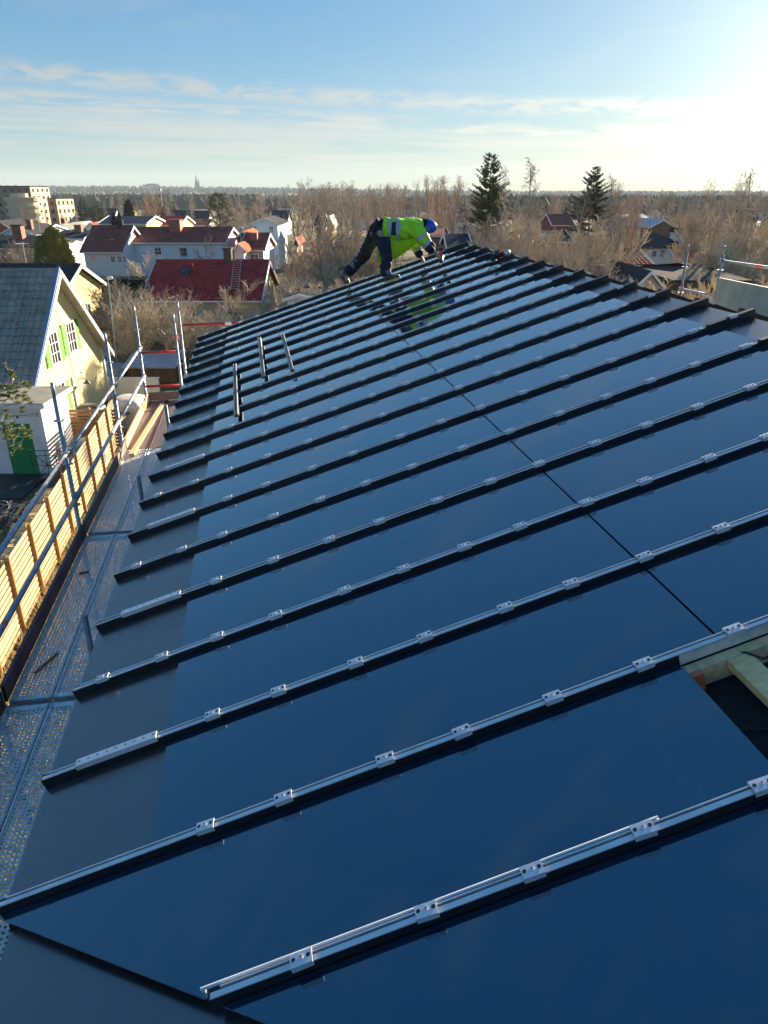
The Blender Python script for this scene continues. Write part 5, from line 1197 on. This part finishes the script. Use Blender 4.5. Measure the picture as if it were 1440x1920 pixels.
# joints
pel, spine, chest, neck, head = K(705, 431, 12.12), K(735, 428, 12.12), K(768, 426, 12.12), K(789, 421, 12.14), K(799, 424, 12.15)
shN, elN, wrN, hdN = K(782, 429, 11.92), K(798, 455, 11.84), K(815, 474, 11.82), K(823, 481, 11.82)
shF, elF, wrF, hdF = K(778, 427, 12.36), K(778, 462, 12.52), K(790, 483, 12.62), K(794, 489, 12.66)
hpN, knN, anN, toN = K(708, 438, 12.0), K(726, 474, 11.72), K(722, 514, 11.62), K(744, 519, 11.70)
hpF, knF, anF, toF = K(702, 438, 12.26), K(684, 479, 12.42), K(653, 510, 12.62), K(648, 527, 12.66)
vs_ = [pel, spine, chest, neck, head, K(806, 425, 12.15), shN, elN, wrN, hdN, shF, elF, wrF, hdF, hpN, knN, anN, toN, hpF, knF, anF, toF]
es_ = [(0, 1), (1, 2), (2, 3), (3, 4), (4, 5), (2, 6), (6, 7), (7, 8), (8, 9), (2, 10), (10, 11), (11, 12), (12, 13), (0, 14), (14, 15), (15, 16), (16, 17), (0, 18), (18, 19), (19, 20), (20, 21)]
ra_ = [.12, .12, .13, .055, .085, .075, .07, .045, .030, (.022, .036), .07, .045, .030, (.022, .036), .08, .05, .034, .025, .08, .05, .034, .025]
# fingers: four curled round the screwdriver grip, thumb from the side of the palm
for hd, wr, sgn in ((hdN, wrN, 1), (hdF, wrF, -1)):
    f = (hd - wr).normalized(); s_ = V((0, 1, 0)); dn = V((.1, 0, -1)); hi = vs_.index(hd)
    for j in range(4):
        a = hd + f * .03 + s_ * (.030 - .02 * j); b = a + f * (.032 - .004 * abs(j - 1.5)) + dn * .012; c = b + dn * (.03 - .003 * abs(j - 1.5)) - f * .002; d = c + dn * .014 - f * .018
        n = len(vs_); vs_ += [a, b, c, d]; es_ += [(hi, n), (n, n + 1), (n + 1, n + 2), (n + 2, n + 3)]; ra_ += [.013, .0115, .011, .009]
    a = hd - f * .02 - s_ * .032 + dn * .01; b = a + f * .025 + dn * .02 - s_ * .004; c = b + f * .022 + dn * .012 + s_ * .006
    n = len(vs_); vs_ += [a, b, c]; es_ += [(hi, n), (n, n + 1), (n + 1, n + 2)]; ra_ += [.014, .0125, .011]
body = add_part(skin_mesh(vs_, es_, ra_, 2, 'body'), 'body', ['skin'], WK)
# face: nose, brow, ear, eyes, mouth on the down-turned head
mb = MB(); fd = V((.35, -.15, -.92)).normalized(); hc = head; mb.ball(hc + fd * .092, (.014, .014, .022), 8, 6)
mb.ball(hc + V((-.01, -.085, -.01)), (.018, .010, .030), 8, 6); mb.ball(hc + V((-.01, .085, -.01)), (.018, .010, .030), 8, 6)
mb.build('nose_and_ears', 'skin', body, True)
mb = MB()
for sy in (-1, 1): mb.ball(hc + fd * .082 + V((.035, sy * .032, .012)), .011, 7, 5)
mb.ball(hc + fd * .080 + V((-.040, 0, .005)), (.006, .022, .010), 7, 5); mb.build('eyes_and_mouth', 'hair', body, True)
mb = MB(); mb.ball(hc + V((-.015, 0, .025)), (.085, .088, .085), 12, 8); mb.build('hair', 'hair', body, True)
# trousers
tv = [K(714, 428, 12.12), K(704, 431, 12.12), hpN, K(717, 456, 11.86), knN, K(724, 494, 11.67), anN + V((0, 0, -.05)), hpF, K(693, 460, 12.34), knF, K(668, 496, 12.52), anF + (anF - knF).normalized() * .05]
te = [(0, 1), (1, 2), (2, 3), (3, 4), (4, 5), (5, 6), (1, 7), (7, 8), (8, 9), (9, 10), (10, 11)]
tr = add_part(skin_mesh(tv, te, [.175, .17, .125, .112, .095, .090, .092, .125, .11, .095, .090, .090], 3), 'trousers', ['workcloth', 'paintstain'], WK)
rg = random.Random(2)
def noise_disp(me, amp, fr, seed):
    r_ = random.Random(seed); a = [r_.uniform(0, 6) for _ in range(6)]; me.calc_loop_triangles()
    ns = [v.normal.copy() for v in me.vertices]
    for v, n in zip(me.vertices, ns):
        c = v.co * fr; k = sin(c.x * 1.3 + 2.1 * c.z + a[0]) * cos(c.y * 1.7 - c.z + a[1]) + .6 * sin(2.3 * c.z + 1.9 * c.x + a[2]) * sin(2 * c.y + a[3]); v.co += n * amp * k
noise_disp(tr.data, .012, 18, 1); noise_disp(tr.data, .006, 36, 3)
spots_ = [(knN - WB + V((rg.gauss(0, .10), rg.gauss(-.03, .05), rg.gauss(0, .16))), rg.uniform(.012, .04)) for _ in range(13)] + [((knF + anF) / 2 - WB + V((rg.gauss(0, .10), -.06, rg.gauss(0, .09))), rg.uniform(.015, .04)) for _ in range(12)] + [(hpN - WB + V((rg.gauss(0, .08), -.1, rg.gauss(.03, .06))), rg.uniform(.004, .008)) for _ in range(3)]
for p in tr.data.polygons:
    for c, r_ in spots_:
        if (p.center - c).length < r_ * 1.25: p.material_index = 1; break
# jacket
jv = [K(708, 427, 12.12), K(722, 431, 12.12), K(742, 434, 12.12), K(766, 430, 12.12), K(787, 421, 12.14), shN, K(790, 442, 11.88), elN, K(806, 464, 11.83), K(815, 474, 11.82), shF, K(778, 446, 12.46), elF, K(789, 482, 12.61)]
je = [(0, 1), (1, 2), (2, 3), (3, 4), (3, 5), (5, 6), (6, 7), (7, 8), (8, 9), (3, 10), (10, 11), (11, 12), (12, 13)]
jk = add_part(skin_mesh(jv, je, [.178, .190, .205, .185, .095, .118, .105, .088, .072, .060, .12, .10, .085, .062], 3), 'jacket', ['hivis', 'silver', 'navy'], WK)
noise_disp(jk.data, .016, 17, 5); noise_disp(jk.data, .007, 34, 9)
ax0 = jv[0] - WB; ax = (jv[3] - jv[0]); axL = ax.length; ax = ax.normalized()
def near_arm(c, a, b, lo, hi, rad=.16):
    d = b - a; t = (c - a).dot(d) / d.length_squared; q = a + d * t; return lo < t < hi and (c - q).length < rad
for p in jk.data.polygons:
    c = p.center; t = (c - ax0).dot(ax) / axL; up_ = c.z - (ax0 + ax * (t * axL)).z
    if any(near_arm(c, a - WB, b - WB, lo, hi) for a, b, lo, hi in ((shN, elN, .52, .74), (elN, wrN, -.02, .26), (shF, elF, .5, .74), (elF, wrF, -.02, .26))): p.material_index = 1; continue
    if any(near_arm(c, a - WB, b - WB, .26, 1.3, .13) for a, b in ((elN, wrN), (elF, wrF))): p.material_index = 2; continue
    tt = t - .05 * up_
    if tt < .17: p.material_index = 2
    elif .33 < tt < .44: p.material_index = 1
    elif .60 < tt < .72: p.material_index = 1
    elif .44 <= tt <= .60 and abs(up_) < .10 and c.y < ax0.y: p.material_index = 2
# open jacket front hanging below the belly
top = [K(708, 438, 12.02), K(722, 444, 12.0), K(742, 448, 12.0), K(762, 444, 12.0), K(782, 438, 12.0)]; bot = [K(707, 492, 12.02), K(722, 491, 12.0), K(744, 484, 12.0), K(764, 470, 12.0), K(782, 456, 12.0)]
mb = MB(); n = len(top)
for sh in (0, .02):
    for L_ in (top, [a.lerp(b, .5) + V((0, -.03, 0)) for a, b in zip(top, bot)], bot):
        for i, q in enumerate(L_): mb.v.append((q + V((0, sh + .02 * (i % 2), 0)))[:])
for s0 in (0, 3 * n):
    for r_ in range(2):
        for i in range(n - 1): mb.f.append((s0 + r_ * n + i, s0 + r_ * n + i + 1, s0 + (r_ + 1) * n + i + 1, s0 + (r_ + 1) * n + i)); mb.m.append(0)
for i in range(n - 1): mb.f.append((2 * n + i, 2 * n + i + 1, 5 * n + i + 1, 5 * n + i)); mb.m.append(0)
mb.build('jacket_flap', 'hivis', jk, True)
# helmet: dome, brim, ridge
hx = V((.97, -.05, -.12)).normalized(); HM = hx.to_track_quat('Z', 'Y').to_matrix(); hcen = K(801, 424, 12.15)
mb = MB(); mb.ball(hcen + hx * .0, (.130, .108, .155), 18, 9, 0, HM, 0, .52); mb.build('helmet', 'helmet', WK, True)
mb = MB(); mb.tube([hcen - hx * .012, hcen + hx * .002], [.136, .132], 18, cap=False)
mb.ball(hcen + V((.01, 0, -.135)), (.035, .10, .045), 12, 6, 0, None); he = mb.build('helmet_brim', 'helmet', [o for o in WK.children if o.name.startswith('helmet')][0], True)
# boots
def boot(heel, toe, ank, up_):
    f = (toe - heel).normalized(); s_ = f.cross(up_).normalized(); u = s_.cross(f); L_ = (toe - heel).length; mb = MB(); sec = ((0, .036, .075), (.2, .042, .095), (.45, .043, .09), (.7, .048, .062), (.9, .044, .045), (1.0, .022, .028)); n = 10
    o = 0
    for (t, w_, h) in sec:
        for k in range(n): a = 2 * pi * k / n; mb.v.append((heel + f * (L_ * t) + s_ * (w_ * cos(a)) + u * (.018 + h * .5 + h * .5 * sin(a)))[:])
    for i in range(len(sec) - 1):
        for k in range(n): k2 = (k + 1) % n; mb.f.append((i * n + k, i * n + k2, (i + 1) * n + k2, (i + 1) * n + k)); mb.m.append(0)
    mb.f += [tuple(range(n))[::-1], tuple(range((len(sec) - 1) * n, len(sec) * n))]; mb.m += [0, 0]
    mb.tube([heel + f * L_ * .22 + u * .06, ank], [.052, .055], 10); b_ = mb.build('boot', 'bootgrey', WK, True)
    mb = MB(); pl = [heel - s_ * .032, heel + s_ * .032, heel + f * L_ * .4 + s_ * .034, heel + f * L_ * .72 + s_ * .046, heel + f * L_ * .98 + s_ * .022, heel + f * L_ * .98 - s_ * .022, heel + f * L_ * .72 - s_ * .046, heel + f * L_ * .4 - s_ * .034]; mb.prism([q - u * .002 for q in pl], u * .024); mb.build('sole', 'bootsole', b_)
nrm = b2w(V((-ST, 0, CT)))
def roofpt(px, py, h=0.0):
    r = ray(px, py); t = -(D_ - h) / nrm.dot(r); return CAM + r * t
boot(roofpt(722, 530, .065), roofpt(751, 521, .065), anN, nrm)
tt_ = roofpt(652, 532, .03); boot(tt_ + V((-.12, .05, .17)), tt_ + V((.03, -.02, .01)), anF, V((-.7, .1, .7)))
# screwdriver in the near hand, angle grinder lying on the ridge
tip = roofpt(826, 497, .06); grip = hdN + V((.04, 0, -.035))
dr_ = thing('cordless_screwdriver', 'small dark cordless screwdriver in the worker hand pressed on a seam', 'screwdriver', tip)
ax_ = (grip - tip).normalized(); mb = MB(); mb.tube([tip + ax_ * .07, tip + ax_ * .10, tip + ax_ * .24], [.016, .030, .033], 10); mb.build('body', 'tool_black', dr_, True)
mb = MB(); mb.tube([tip, tip + ax_ * .08], [.004, .006], 6); mb.build('bit', 'steel', dr_)
mb = MB(); mb.beam(tip + ax_ * .20, tip + ax_ * .20 + V((-.02, .02, .11)), .034, .045); h_ = mb.build('handle', 'tool_red', dr_); mb = MB(); mb.box(tip + ax_ * .20 + V((-.02, .02, .13)), (.07, .06, .05)); mb.build('battery', 'tool_black', dr_)
g0 = roofpt(920, 483, .10); g1_ = roofpt(950, 474, .10)
gr_ = thing('angle_grinder', 'black and red power tool lying on the roof just below the ridge', 'power tool', g0)
mb = MB(); mb.tube([g0, g0.lerp(g1_, .25)], [.055, .05], 12); mb.tube([g0.lerp(g1_, .2), g0.lerp(g1_, .75)], [.034, .038], 10); mb.build('body', 'tool_black', gr_, True)
mb = MB(); mb.tube([g0.lerp(g1_, .74), g0.lerp(g1_, .86)], [.042, .04], 10); mb.build('battery', 'tool_red', gr_, True)
mb = MB(); mb.ball(g1_, (.055, .05, .045), 10, 7); mb.build('cap', 'steel', gr_, True)
mb = MB(); mb.tube([g0 - nrm * .055, g0 - nrm * .045], .075, 14); mb.build('disc', 'galvdark', gr_)
# a few screws and specks left on the panels
# ================================================================== haze
mb = MB(); mb.box((0, 0, 64), (13600, 13600, 156)); hz = mb.build('haze', [], kind='stuff')
m = bpy.data.materials.new('haze_air'); m.use_nodes = True; t = m.node_tree; t.nodes.clear(); pv = t.nodes.new('ShaderNodeVolumePrincipled'); ou = t.nodes.new('ShaderNodeOutputMaterial')
pv.inputs['Color'].default_value = (.66, .78, .90, 1); pv.inputs['Density'].default_value = .0001; pv.inputs['Anisotropy'].default_value = .1
t.links.new(pv.outputs[0], ou.inputs['Volume']); hz.data.materials.append(m)

# ================================================================== one label for each tree of a stand: its place from the left
ORD = ['first', 'second', 'third', 'fourth', 'fifth', 'sixth', 'seventh', 'eighth', 'ninth', 'tenth', 'eleventh', 'twelfth', 'thirteenth', 'fourteenth', 'fifteenth', 'sixteenth', 'seventeenth', 'eighteenth', 'nineteenth', 'twentieth']
ORD += ['twenty-' + x for x in ORD[:9]] + ['thirtieth', 'thirty-first', 'thirty-second']
bylab = {}
for o in bpy.data.objects:
    if o.parent is None and o.get('label') and o.get('group'): bylab.setdefault(o['label'], []).append(o)
for lab, L_ in bylab.items():
    if len(L_) < 2: continue
    L_.sort(key=lambda o: o.location.x / max(o.location.y, 1))
    for i, o in enumerate(L_):
        if i < len(ORD): o['label'] = lab + ', ' + ('leftmost' if i == 0 else 'rightmost' if i == len(L_) - 1 else ORD[i] + ' from the left')
